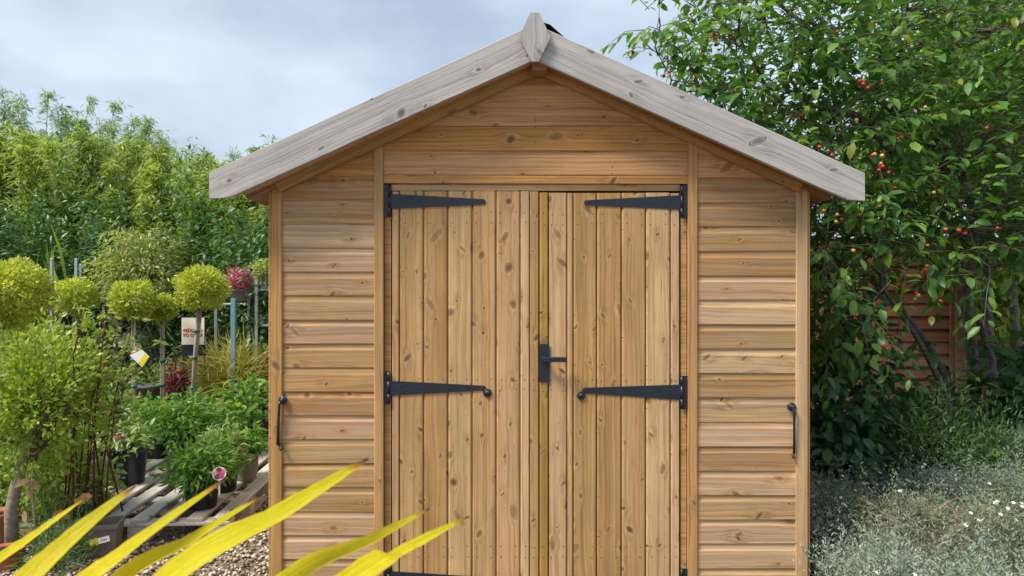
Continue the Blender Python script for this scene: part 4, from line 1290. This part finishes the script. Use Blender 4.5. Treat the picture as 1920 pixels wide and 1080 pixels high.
# withered hydrangea leaves
x = (62 - 960)*3.8/F
t = thing('withered_plant', 'withered stem with curled brown leaves beside the pale trunk', 'plant', (x, 3.8 - D0, 0))
m_ = MB(); m_.tube([(0, 0, 0), (.01, 0, .2), (-.01, 0, .42), (.0, 0, .52)], [.006, .005, .004, .002], 6); m_.build('stem', M['drystem'], t)
q = [(62, 900), (58, 930), (75, 905), (50, 1000), (70, 990), (100, 960), (130, 940), (45, 950), (150, 930)]
P = np.array([tuple(U(a, c, 3.8) - Vector((x, 3.8 - D0, 0))) for a, c in q]) + rng.normal(0, .01, (len(q), 3))
leaf_parts(t, M['l_dry'], P, rdir(len(q), -.6), unit(rng.normal(0, .4, (len(q), 3)) + np.array([0, -1, .3])), rng.uniform(.06, .095, len(q)), None)

# steel plant trolleys
def trolley(label, px0, px1, D, top_py, shelves, back=.5, blue=False):
    x0, x1 = (px0 - 960)*D/F, (px1 - 960)*D/F
    z1 = EYE + (540 - top_py)*D/F
    t = thing('plant_trolley', label, 'trolley', ((x0 + x1)/2, D - D0, 0), 0, 'steel plant trolleys')
    w = (x1 - x0)/2
    for sx in (-1, 1):
        for yy in (0, back):
            m_ = MB(); m_.box((-.014, -.011, 0), (.014, .011, z1 - (.04 if yy else 0)), .002)
            m_.build('post', M['galv'], t, (sx*w, yy, 0))
    for py in shelves:
        z = EYE + (540 - py)*D/F
        m_ = MB(); m_.box((-w + .014, .012, -.012), (w - .014, back - .012, .006), .002)
        m_.build('shelf', M['galv'], t, (0, 0, z))
trolley('steel plant trolley behind the large golden ball at far left', 97, 143, 7.4, 485, (612, 700))
trolley('steel plant trolley carrying pink heather left of the shed', 405, 467, 7.3, 504, (570, 660))
trolley('steel plant trolley half hidden by the shed wall', 481, 560, 7.1, 508, (543, 610))
sp('heather_plant', 'pot of bright pink heather on top of the trolley', 'potted plant', 449, 7.15, EYE - 24*7.15/F, .09, .11, M['potgrey'], (.13, .10, .13), M['l_pink'], 900, .04, .014, T_DIAMOND)
sp('potted_plant', 'white pot with orange leaved plant on the trolley top shelf by the shed', 'potted plant', 497, 7.3, EYE - 3*7.3/F + .01, .06, .11, M['white'], (.1, .1, .07), M['l_acer'], 260, .05, .02, T_DIAMOND)
sp('potted_plant', 'small green plant on the lower shelf by the shed', 'potted plant', 496, 7.3, EYE - 70*7.3/F + .01, .06, .1, M['white'], (.1, .1, .1), M['l_lime'], 300, .05, .02, T_DIAMOND)
sp('potted_plant', 'trailing white flowered plant on the left trolley shelf', 'potted plant', 120, 7.6, EYE - 72*7.6/F + .01, .08, .12, M['potnavy'], (.15, .13, .12), M['l_sage'], 300, .05, .02, T_DIAMOND, flowers=(M['l_petal'], 14, .025))
# blue grey stake
c = U(438, 560, 6.9)
m_ = MB(); m_.box((-.021, -.021, 0), (.021, .021, c.z), .003)
o = m_.build('square_post', M['bluepost'], None, (c.x, c.y, 0))
tag(o, 'blue grey square post in front of the heather trolley', 'post')

# post and rail fence
t = thing('rail_fence', 'post and rail timber fence behind the lollipop trees', 'fence', ((210 - 960)*7.9/F, 7.9 - D0, 0))
m_ = MB(); m_.box((-.05, -.05, 0), (.05, .05, EYE - 45*7.9/F), .006); m_.build('post', M['railw'], t, (0, .08, 0))
m_ = MB(); m_.box((-.05, -.05, 0), (.05, .05, EYE - 45*7.9/F), .006); m_.build('post', M['railw'], t, (1.75, .08, 0))
for py in (632, 735):
    m_ = MB(); m_.box((-1.6, -.02, -.055), (1.6, .02, .055), .005); m_.build('rail', M['railw'], t, (.75, 0, EYE - (py - 540)*7.9/F), (0, R(-1.5), 0))

# clearance sign
D = 7.0
c = U(362, 626, D)
t = thing('clearance_sign', 'cream board sign with red lettering and dark lower edge on legs', 'sign', (c.x, c.y, 0))
w, hh = 22*D/F, 36*D/F
zc = EYE - (631 - 540)*D/F
m_ = MB(); m_.box((-w, 0, -hh), (w, .012, hh), .001); bo = m_.build('board', M['navy'], t, (0, 0, zc))
m_ = MB(); m_.box((-w + .004, -.003, -hh*.42), (w - .004, -.001, hh - .004)); m_.build('cream_face', M['cream'], bo)
for sx in (-1, 1):
    m_ = MB(); m_.tube([(sx*w*.9, .03, 0), (sx*w*.9, .014, zc + hh*.5)], .009, 6); m_.build('leg', M['iron'], t)
for line, zz in (('REDUCED', .045), ('TO CLEAR', .0)):
    cu = bpy.data.curves.new('lettering', 'FONT')
    cu.body = line; cu.size = .041; cu.align_x = 'CENTER'; cu.extrude = .0008; cu.offset = .0012
    tmp = bpy.data.objects.new('lettering', cu); COL.objects.link(tmp)
    bpy.context.view_layer.update()
    me = bpy.data.meshes.new_from_object(tmp.evaluated_get(bpy.context.evaluated_depsgraph_get()))
    bpy.data.objects.remove(tmp)
    me.materials.clear(); me.materials.append(M['red'])
    link('lettering', me, None, bo, (0, -.0045, zz), (R(90), 0, 0))

# gravel: loose pebbles where they can be told apart
NP = 7000
base_v = np.array([(1, 0, 0), (-.9, .1, 0), (0, .8, .05), (.1, -.85, 0), (.1, 0, .55), (0, .05, -.5)])
base_f = np.array([(0, 2, 4), (2, 1, 4), (1, 3, 4), (3, 0, 4), (2, 0, 5), (1, 2, 5), (3, 1, 5), (0, 3, 5)])
xs = rng.uniform(-2.75, -1.08, NP); ys = rng.uniform(.05, 2.3, NP)
ok = ~((xs < -1.62) & (ys > .8) & (rng.random(NP) < .8))
xs, ys = xs[ok], ys[ok]
n = len(xs)
sz = rng.uniform(.007, .019, n)
an = rng.uniform(0, 6.28, n)
jit = rng.uniform(.7, 1.3, (n, 6, 3))
V = base_v[None]*jit*sz[:, None, None]
Vx = V[..., 0]*np.cos(an)[:, None] - V[..., 1]*np.sin(an)[:, None]
Vy = V[..., 0]*np.sin(an)[:, None] + V[..., 1]*np.cos(an)[:, None]
V = np.stack([Vx + xs[:, None], Vy + ys[:, None], V[..., 2] + (sz*.35 + rng.uniform(0, .012, n))[:, None]], -1)
Fc = base_f[None] + (np.arange(n)*6)[:, None, None]
o = link('pebbles', np_mesh('pebbles', V.reshape(-1, 3), Fc.reshape(-1, 3), True), M['pebble'])
tag(o, 'loose tan and brown pebbles covering the yard beside the shed', 'gravel', None, 'stuff')

# ------------------------------------------------------------------ right side
# overlap board fence
t = thing('panel_fence', 'brown overlapping board fence behind the cherry stems', 'fence', (0, 6.6 - D0, 0))
fz = 1.95
for x in (.42, 2.2, 3.98, 5.76):
    m_ = MB(); m_.box((-.045, -.05, 0), (.045, .05, fz + .06), .006); m_.build('post', M['fencew'], t, (x, 0, 0))
for x in (.42, 2.2, 3.98):
    zz = .06
    while zz < fz - .1:
        m_ = MB()
        m_.add([(-.83, -.004, 0), (.83, -.004, 0), (.83, .012, .135), (-.83, .012, .135), (-.83, .010, 0), (.83, .010, 0), (.83, .020, .135), (-.83, .020, .135)],
               [(0, 1, 2, 3), (7, 6, 5, 4), (0, 4, 5, 1), (3, 2, 6, 7), (0, 3, 7, 4), (1, 5, 6, 2)])
        m_.build('fence_board', M['fencew'], t, (x + .89, random.uniform(-.003, .003), zz), (0, random.uniform(-.004, .004), 0))
        zz += .112
    for xx in (.06, .89, 1.72):
        m_ = MB(); m_.box((-.025, -.032, .03), (.025, -.008, fz), .003); m_.build('batten', M['fencew'], t, (x + xx, 0, 0))
    m_ = MB(); m_.box((-.84, -.03, 0), (.84, .03, .03), .004); m_.build('capping', M['fencew'], t, (x + .89, 0, fz - .01))

# cherry tree
CT = U(1830, 540, 5.6); CT.z = 0
cherry = thing('cherry_tree', 'cherry tree with red fruit spreading over the right side of the shed', 'tree', CT)
def cl_(px, py, D): return U(px, py, D) - CT
limbs = [
 ('trunk', [(1836, 950, 5.6), (1832, 800, 5.6), (1824, 700, 5.6), (1818, 600, 5.58), (1812, 540, 5.55), (1795, 460, 5.4), (1760, 380, 5.2), (1700, 310, 5.0), (1608, 216, 4.8), (1543, 200, 4.7), (1506, 183, 4.65), (1445, 165, 4.6), (1404, 161, 4.6), (1294, 171, 4.6)], .050, .007),
 ('trunk', [(1866, 960, 5.75), (1862, 720, 5.75), (1852, 620, 5.75), (1846, 500, 5.75), (1840, 420, 5.6), (1800, 320, 5.4), (1720, 240, 5.1), (1640, 180, 4.9), (1588, 143, 4.8), (1567, 118, 4.8), (1547, 81, 4.8), (1514, 49, 4.8), (1453, 0, 4.8), (1400, -60, 4.8)], .046, .010),
 ('trunk', [(1912, 960, 5.9), (1908, 700, 5.9), (1900, 560, 5.9), (1893, 430, 5.85), (1900, 300, 5.8), (1880, 180, 5.7), (1850, 60, 5.6), (1840, -60, 5.5)], .042, .012),
 ('leaning_stem', [(1800, 900, 5.1), (1778, 745, 5.0), (1735, 660, 4.95), (1690, 590, 4.9), (1655, 540, 4.85), (1640, 470, 4.8), (1600, 380, 4.75), (1570, 330, 4.7)], .026, .007),
 ('leaning_stem', [(1815, 900, 5.25), (1770, 700, 5.2), (1725, 625, 5.15), (1685, 570, 5.1), (1660, 545, 5.05), (1650, 480, 5.0), (1680, 380, 4.9)], .030, .008),
 ('bough', [(1862, 690, 5.75), (1840, 610, 5.7), (1815, 560, 5.66)], .030, .028),
 ('bough', [(1437, 163, 4.6), (1421, 134, 4.6), (1404, 102, 4.62), (1355, 69, 4.65), (1300, 40, 4.7)], .011, .004),
 ('bough', [(1640, 180, 4.9), (1660, 100, 4.9), (1700, 20, 5.0), (1720, -60, 5.0)], .016, .006),
 ('bough', [(1800, 320, 5.4), (1810, 200, 5.3), (1790, 90, 5.3), (1780, -60, 5.3)], .020, .007),
 ('bough', [(1340, 168, 4.62), (1260, 150, 4.65), (1235, 103, 4.68), (1232, 50, 4.7), (1236, 8, 4.7)], .005, .0022),
 ('bough', [(1235, 103, 4.68), (1215, 90, 4.7), (1190, 97, 4.7), (1172, 108, 4.7)], .003, .0015),
 ('bough', [(1700, 310, 5.0), (1760, 330, 4.7), (1810, 400, 4.5), (1830, 470, 4.4)], .012, .003),
 ('bough', [(1608, 216, 4.8), (1640, 280, 4.5), (1660, 360, 4.4), (1650, 450, 4.3)], .012, .003),
 ('bough', [(1543, 200, 4.7), (1560, 260, 4.45), (1565, 330, 4.4), (1555, 400, 4.35), (1545, 470, 4.35)], .010, .002),
 ('bough', [(1514, 49, 4.8), (1430, 40, 4.7), (1340, 60, 4.7), (1270, 90, 4.7)], .008, .002),
]
samples = []
for nm, pts, r0, r1 in limbs:
    p = [cl_(*q) for q in pts]
    # subdivide with a little wander
    pp = []
    for i in range(len(p) - 1):
        pp += [p[i], p[i].lerp(p[i+1], .5) + Vector((random.gauss(0, .008), random.gauss(0, .01), random.gauss(0, .008)))]
    pp.append(p[-1])
    n = len(pp)
    m_ = MB(); m_.tube(pp, [r0 + (r1 - r0)*(i/(n-1))**.8 for i in range(n)], 9)
    m_.build(nm, M['bark_c'], cherry)
    samples += [np.array(q) for q in pp if q.z > 1.4]
samples = np.array(samples)
CTn = np.array(CT)
def clear_of_shed(w):
    """keep foliage off the shed and its roof"""
    x, y_, z = w
    if y_ < -0.02: return x > 1.75
    if y_ > DEPTH + .2: return True
    if abs(x - XC) < 1.55: return z > roof_z(x, Z_DECK) + .16
    return True
twigs = MB(); P = []; DD = []; NN = []
cnt = 0; tries = 0
while cnt < 1850 and tries < 30000:
    tries += 1
    px, py = random.uniform(1185, 2060), random.uniform(-90, 690)
    if py < 330:
        d_ = min(1, max(0, (px - 1205)/200))**.6 * (.78 if px < 1560 else .92)
        if px < 1480 and py < 10: d_ *= .6
    elif py < 470: d_ = 1.0 if px > 1500 else 0
    else:
        d_ = (max(0, .98 - (py - 470)/300) * (.15 if (px > 1640 and py > 520) else 1)) if px < 1740 else max(0, .85 - (py - 440)/110)
    if random.random() > d_: continue
    D = random.uniform(4.3, 6.3) if px > 1600 else random.uniform(4.25, 5.3)
    if py > 360: D = random.uniform(4.2, 5.4)
    w = U(px, py, D)
    if not clear_of_shed(w): continue
    a = np.array(w) - CTn
    near = samples[np.argmin(((samples - a)**2).sum(1))]
    out = a - near
    dist = np.linalg.norm(out)
    if random.random() < .42 and dist < 1.6:
        q = wiggle(near, a, 5, .06)
        twigs.tube(q, [.0055, .0045, .0036, .003, .0024], 4)
    dr = unit((out/(dist + .05)*.6 + rng.normal(0, .6, 3) + np.array([-.15, -.1, .05]))[None])[0]
    L = random.uniform(.22, .5)
    e = a + dr*L + np.array([0, 0, -.05*L])
    mid = (a + e)/2 + np.array([0, 0, .04])
    twigs.tube([Vector(a), Vector(mid), Vector(e)], [.0030, .0022, .0012], 4)
    nl = random.randint(7, 12)
    f = np.linspace(.08, 1, nl)[:, None]
    p = (1-f)**2*a + 2*f*(1-f)*mid + f**2*e
    sd = np.cross(dr, [0, 0, 1.0]); sd /= np.linalg.norm(sd) + 1e-6
    sg = np.where(np.arange(nl) % 2, 1, -1)[:, None]
    ld = dr*.55 + sd*sg*.75 + rng.normal(0, .32, (nl, 3)) + np.array([0, 0, -.45])
    p = p + rng.normal(0, .008, (nl, 3)) + unit(ld)*.015
    P.append(p); DD.append(ld); NN.append(rng.normal(0, .38, (nl, 3)) + np.array([0, -.15, 1.0]))
    cnt += 1
P = np.concatenate(P); DD = unit(np.concatenate(DD)); NN = unit(np.concatenate(NN))
okm = np.array([clear_of_shed(p + CTn) for p in P])
P, DD, NN = P[okm], DD[okm], NN[okm]
LL = .090*rng.uniform(.5, 1.18, len(P)); WW = LL*rng.uniform(.46, .58, len(P))
dcam = P[:, 1] + CTn[1] + D0
score = LL/dcam*30 - .25*(dcam - 4.2) + .1*rng.random(len(P))
pick = np.argsort(-score)[:900]; pick = rng.choice(pick, 300, replace=False)
mask = np.ones(len(P), bool); mask[pick] = False
leaf_parts(cherry, M['l_cherry'], P[pick], DD[pick], NN[pick], LL[pick], None)
leaf_obj('foliage', M['l_cherry'], cherry, P[mask], DD[mask], NN[mask], LL[mask], WW[mask], T_LEAF, kind='stuff')
o = twigs.build('twigs', M['twig'], cherry); o['kind'] = 'stuff'
# fruit
m_ = MB()
m_.lathe([(0.0001, -1), (.38, -.93), (.72, -.70), (.95, -.32), (1.0, .05), (.90, .48), (.64, .80), (.30, .93), (.12, .90), (.0001, .86)], 12)
fr = m_.mesh('cherry'); fr.materials.append(M['cherry'])
m_ = MB(); m_.tube([(0, 0, .85), (.15, .05, 2.2), (.1, .1, 3.6)], .09, 4); stalk = m_.mesh('stalk'); stalk.materials.append(M['culm'])
cl_list = [(1332, 62, 3), (1340, 68, 3), (1345, 75, 2), (1370, 72, 1), (1317, 103, 2), (1248, 110, 2), (1247, 143, 3), (1300, 147, 3), (1312, 162, 4), (1305, 155, 2), (1376, 172, 3), (1465, 150, 4), (1472, 154, 2), (1510, 150, 1),
           (1580, 92, 1), (1615, 157, 4), (1622, 164, 2), (1654, 156, 1), (1490, 215, 2), (1503, 214, 2), (1606, 225, 1), (1537, 276, 1), (1556, 285, 1), (1560, 291, 1), (1640, 290, 2), (1654, 292, 1), (1647, 312, 2), (1661, 322, 2),
           (1690, 258, 1), (1678, 352, 1), (1751, 361, 1), (1735, 201, 1), (1773, 430, 1), (1810, 438, 1), (1798, 432, 1), (1739, 460, 1), (1727, 502, 3), (1725, 548, 2), (1566, 412, 2), (1578, 411, 1), (1610, 402, 1), (1607, 580, 2), (1603, 597, 1),
           (1655, 649, 1), (1662, 650, 2), (1656, 682, 1), (1186, 98, 2), (1183, 106, 1), (1870, 428, 1), (1600, 470, 1), (1763, 565, 1), (1545, 395, 1), (1690, 430, 1), (1850, 240, 1), (1570, 60, 1)]
for px, py, n in cl_list:
    D = random.uniform(4.10, 4.25) if (px > 1530) else random.uniform(4.4, 4.6)
    for i in range(n):
        c = U(px + random.gauss(0, 5)*(n > 1), py + random.gauss(0, 5)*(n > 1), D + random.uniform(-.03, .03)) - CT
        r = random.uniform(.0095, .0125)
        o = link('cherry', fr, None, cherry, c, (random.gauss(0, .2), random.gauss(0, .2), 0)); o.scale = (r, r, r*.95)
        s_ = link('stalk', stalk, None, o)

# taller trees behind the fence
shrub('hazel_tree', 'bright green broad leaved tree filling the top right corner', 'tree', None, 1880, 130, 7.9, (1.3, .9, 1.9), M['l_hazel'], 10500, .105, .06, .6, .2, T_LEAF, .5, 14, .02, stemmat=M['bark_c'])
shrub('hazel_tree', 'green tree behind the fence seen between the cherry branches', 'tree', None, 1660, 330, 8.4, (.95, .7, .95), M['l_hazel'], 2800, .10, .058, .8, .25, T_LEAF, .5, 10, .018, stemmat=M['bark_c'])
# leaning up to the shed and the fence
shrub('mock_orange', 'dark broad leaved shrub growing against the right shed corner', 'shrub', None, 1590, 750, 4.75, (.36, .3, .66), M['l_mock'], 1250, .105, .052, .6, .2, T_LEAF, .4, 12, .008, parts=110)
shrub('mock_orange', 'dark broad leaved shrub at the right edge below the cherry stems', 'shrub', None, 1950, 765, 4.9, (.34, .3, .60), M['l_mock'], 1000, .115, .062, .6, .2, T_LEAF, .4, 12, .008, parts=100)
shrub('mock_orange', 'dark shrub filling the gap between fence and cherry stems', 'shrub', None, 1745, 815, 5.35, (.5, .3, .42), M['l_mock'], 1100, .10, .05, .6, .2, T_LEAF, .4, 12, .008, parts=60)
shrub('climbing_vine', 'vine leaves behind the cherry trunks, sunlight painted in as yellow green', 'vine', None, 1888, 560, 6.35, (.30, .12, .45), M['l_lime'], 420, .11, .075, .8, .2, T_LEAF, .5, 8, .006)  # lime leaf colour stands in for sunlight falling on the vine
shrub('mock_orange', 'low broad leaved shrub at the foot of the shed corner', 'shrub', None, 1585, 845, 4.45, (.22, .2, .26), M['l_mock'], 420, .11, .045, .6, .2, T_LEAF, .35, 10, .006, parts=60)
shrub('needle_shrub', 'dark green feathery needle leaved shrub behind the silver plants', 'shrub', None, 1722, 850, 4.5, (.29, .26, .33), M['l_yew'], 6500, .050, .008, .75, .5, T_BLADE, 0, 26, .004, up=.5)
shrub('needle_shrub', 'smaller needle leaved shrub below the right broad leaved bush', 'shrub', None, 1845, 868, 4.4, (.30, .25, .26), M['l_yew'], 5200, .050, .008, .75, .5, T_BLADE, 0, 20, .004, up=.5)

# silver carpet of snow-in-summer
def hgt(x, y_):
    return (.34 + .07*np.sin(x*3.1 + 1.0)*np.cos(y_*2.7) + .05*np.sin(x*7.3 + y_*5.1) + .03*np.sin(x*15 - y_*11) + .10*np.clip((x - 1.9)/1.2, 0, 1)) * np.clip((x - 1.22)/.22, .6, 1)
gx, gy = np.meshgrid(np.linspace(1.37, 4.2, 60), np.linspace(-1.35, 1.45, 60))
gz = np.maximum(hgt(gx, gy) - .10 + rng.normal(0, .012, gx.shape), .01)
gz[:, 0] = 0; gz[0, :] = 0; gz[:, -1] = 0; gz[-1, :] = 0
V = np.stack([gx, gy, gz], -1).reshape(-1, 3)
idx = np.arange(3600).reshape(60, 60)
Fq = np.stack([idx[:-1, :-1], idx[:-1, 1:], idx[1:, 1:], idx[1:, :-1]], -1).reshape(-1, 4)
silver = link('silver_ground_cover', np_mesh('silver_ground_cover', V, Fq, True), M['litter'])
tag(silver, 'silvery grey ground cover with white flowers filling the bottom right corner', 'ground cover', None, 'stuff')
NS = 8200
sx = 1.38 + 2.6*rng.random(NS)**1.25; sy = -1.3 + 2.7*rng.random(NS)
sh = hgt(sx, sy)
pn = np.sin(sx*4.3 + 2.0)*np.cos(sy*3.7 + .6) + .6*np.sin(sx*9 + sy*7)
dry = (np.hypot((sx - 2.02)/.42, (sy - .10)/.42) < 1) & (rng.random(NS) < .6)
lean = rng.normal(0, .42, (NS, 3)); lean[:, 2] = 1
lean = unit(lean)
SLn = rng.uniform(.09, .19, NS) + .13*(rng.random(NS) < .10)
b0 = np.stack([sx, sy, sh - .09], -1)
def carpet(sel, per, L, W, mat, nm):
    i = np.repeat(np.where(sel)[0], per)
    f = rng.random(len(i))
    p = b0[i] + lean[i]*(SLn[i]*f)[:, None] + rng.normal(0, .006, (len(i), 3))
    d = unit(rdir(len(i))*np.array([1, 1, .4]) + lean[i]*.75)
    nrm = unit(rng.normal(0, .6, d.shape) + np.array([0, -.2, 1]))
    LL = L*rng.uniform(.6, 1.25, len(i))
    o = leaf_obj(nm, mat, silver, p, d, nrm, LL, W*rng.uniform(.8, 1.2, len(i)), T_DIAMOND); o['kind'] = 'stuff'
carpet(~dry & (pn > -.35), 15, .023, .0058, M['l_silver'], 'silver_leaves')
carpet(~dry & (pn <= -.35), 17, .023, .0058, M['l_silverg'], 'grey_green_leaves')
carpet(dry, 5, .022, .0060, M['l_silverg'], 'sparse_leaves')
ds = MB()
for i in np.where(dry)[0][:260]:
    p = Vector(b0[i]); 
    for j in range(2):
        q = p + Vector((random.gauss(0, .07), random.gauss(0, .07), random.uniform(.02, .12)))
        ds.tube([p, p.lerp(q, .5) + Vector((random.gauss(0, .012), 0, .02)), q], .0013, 3)
o = ds.build('dry_stems', M['drystem'], silver); o['kind'] = 'stuff'
fl = [(1580, 893), (1581, 945), (1629, 915), (1650, 887), (1681, 890), (1730, 876), (1734, 871), (1681, 910), (1687, 921), (1830, 864), (1855, 907), (1866, 943), (1876, 965), (1810, 983), (1811, 986), (1890, 954), (1900, 943), (1915, 944), (1916, 950), (1645, 1073), (1577, 933), (1660, 873),
      (1835, 975), (1700, 900), (1715, 1078), (1905, 975), (1870, 940), (1585, 948), (1820, 962)]
for px, py in fl:
    # stand the flower on the carpet where that line of sight meets it
    D = 2.4
    while D < 4.75:
        w = U(px, py, D)
        if w.x > 1.4 and w.z < hgt(np.array(w.x), np.array(w.y)) + .05: break
        D += .02
    ax = unit(np.array([[random.gauss(0, .3), -.55, .9]]))[0]
    u_ = np.cross(ax, [1, .1, 0]); u_ /= np.linalg.norm(u_); w2 = np.cross(ax, u_)
    an = np.arange(5)*2*math.pi/5 + random.random()
    dv = np.cos(an)[:, None]*u_ + np.sin(an)[:, None]*w2 + ax*.3
    pp = np.repeat(np.array(w)[None], 5, 0)
    V, Fc = leaf_verts(pp, dv, np.repeat(ax[None], 5, 0), .0105, .0095, T_DIAMOND)
    me = np_mesh('flower', V, Fc)
    o = link('flower', me, M['l_petal'], silver)

# ------------------------------------------------------------------ palm close to the camera
hubA, hubB = U(-360, 1440, .92), U(-20, 1560, .95)
foot = Vector((-.85, -2.55, 0))
palm = thing('fan_palm', 'yellow fan palm whose pointed leaf blades reach in from bottom left', 'palm', foot)
make_pot(palm, .15, .28, M['terra'])
m_ = MB()
m_.tube([(0, 0, .2), (.01, 0, .35), (.0, -.01, .48)], [.05, .045, .035], 10)
m_.build('trunk', M['bark_c'], palm)
for hub in (hubA, hubB):
    e = hub - foot
    m_ = MB(); m_.tube([(0, 0, .45), (e.x*.4, e.y*.4, .45 + (e.z - .45)*.6), tuple(e)], [.009, .007, .008], 8)
    m_.build('leaf_stalk', M['culm'], palm)
blades = [  # hub, lower point, tip, width (m), roll
 (hubA, (-130, 1160, 1.02), (60, 1012, 1.10), (168, 929, 1.16), .046, -.2),
 (hubA, (-40, 1178, .98), (150, 1000, 1.06), (258, 909, 1.12), .050, .25),
 (hubA, (120, 1130, .98), (290, 1000, 1.05), (428, 896, 1.13), .054, .0),
 (hubB, (190, 1140, 1.00), (370, 1012, 1.07), (498, 927, 1.14), .050, -.35),
 (hubB, (290, 1130, .92), (540, 962, 1.00), (699, 856, 1.08), .064, .1),
 (hubB, (500, 1124, 1.0), (700, 1016, 1.06), (813, 951, 1.12), .046, -.4),
 (hubB, (640, 1112, .95), (776, 1030, 1.02), (884, 967, 1.08), .054, -.1),
]
for hub, b1, b2, b3, wd, roll in blades:
    q0, q1, q2, q3 = hub - foot, U(*b1) - foot, U(*b2) - foot, U(*b3) - foot
    ctrl = [q0, q1, q2, q3]
    pts = []
    NSEG = 34
    for i in range(NSEG + 1):                 # Catmull-Rom through the four points
        u_ = i/NSEG*3; j = min(2, int(u_)); f = u_ - j
        p0 = ctrl[max(0, j-1)]; p1 = ctrl[j]; p2 = ctrl[j+1]; p3 = ctrl[min(3, j+2)]
        pts.append(.5*((2*p1) + (p2 - p0)*f + (2*p0 - 5*p1 + 4*p2 - p3)*f*f + (3*p1 - p0 - 3*p2 + p3)*f**3))
    vs_ = []; al = []; ac = []
    for i, p in enumerate(pts):
        tt = i/NSEG
        tan = (pts[min(NSEG, i+1)] - pts[max(0, i-1)]).normalized()
        nrm = Vector((-.35 + roll, -.45, .85))
        side = tan.cross(nrm).normalized(); nn = side.cross(tan)
        prof = min(1, .4 + tt*1.8) * max(.06, min(1, (1 - tt)*1.75)**.82)
        w = wd*.44*prof*(1 + .035*math.sin(i*1.1 + wd*900) + .03*math.sin(i*2.9 + wd*500))
        twist = .12*math.sin(tt*3 + roll*9)
        sd = side*math.cos(twist) + nn*math.sin(twist)
        n2 = nn*math.cos(twist) - side*math.sin(twist)
        for k2, (a, dp) in enumerate(((-1, .46), (-.5, .27), (0, 0), (.5, .21), (1, .34))):
            vs_.append(tuple(p + sd*a*w + n2*dp*w*1.2)); al.append(tt); ac.append((a + 1)/2)
    fs = []
    for i in range(NSEG):
        for k2 in range(4):
            fs.append((i*5+k2, i*5+k2+1, i*5+5+k2+1, i*5+5+k2))
    m_ = MB(); m_.add(vs_, fs, True)
    me = m_.mesh('leaf_blade')
    for nm, arr in (('along', al), ('across', ac)):
        at = me.attributes.new(nm, 'FLOAT', 'POINT'); at.data.foreach_set('value', arr)
    link('leaf_blade', me, M['palm'], palm)
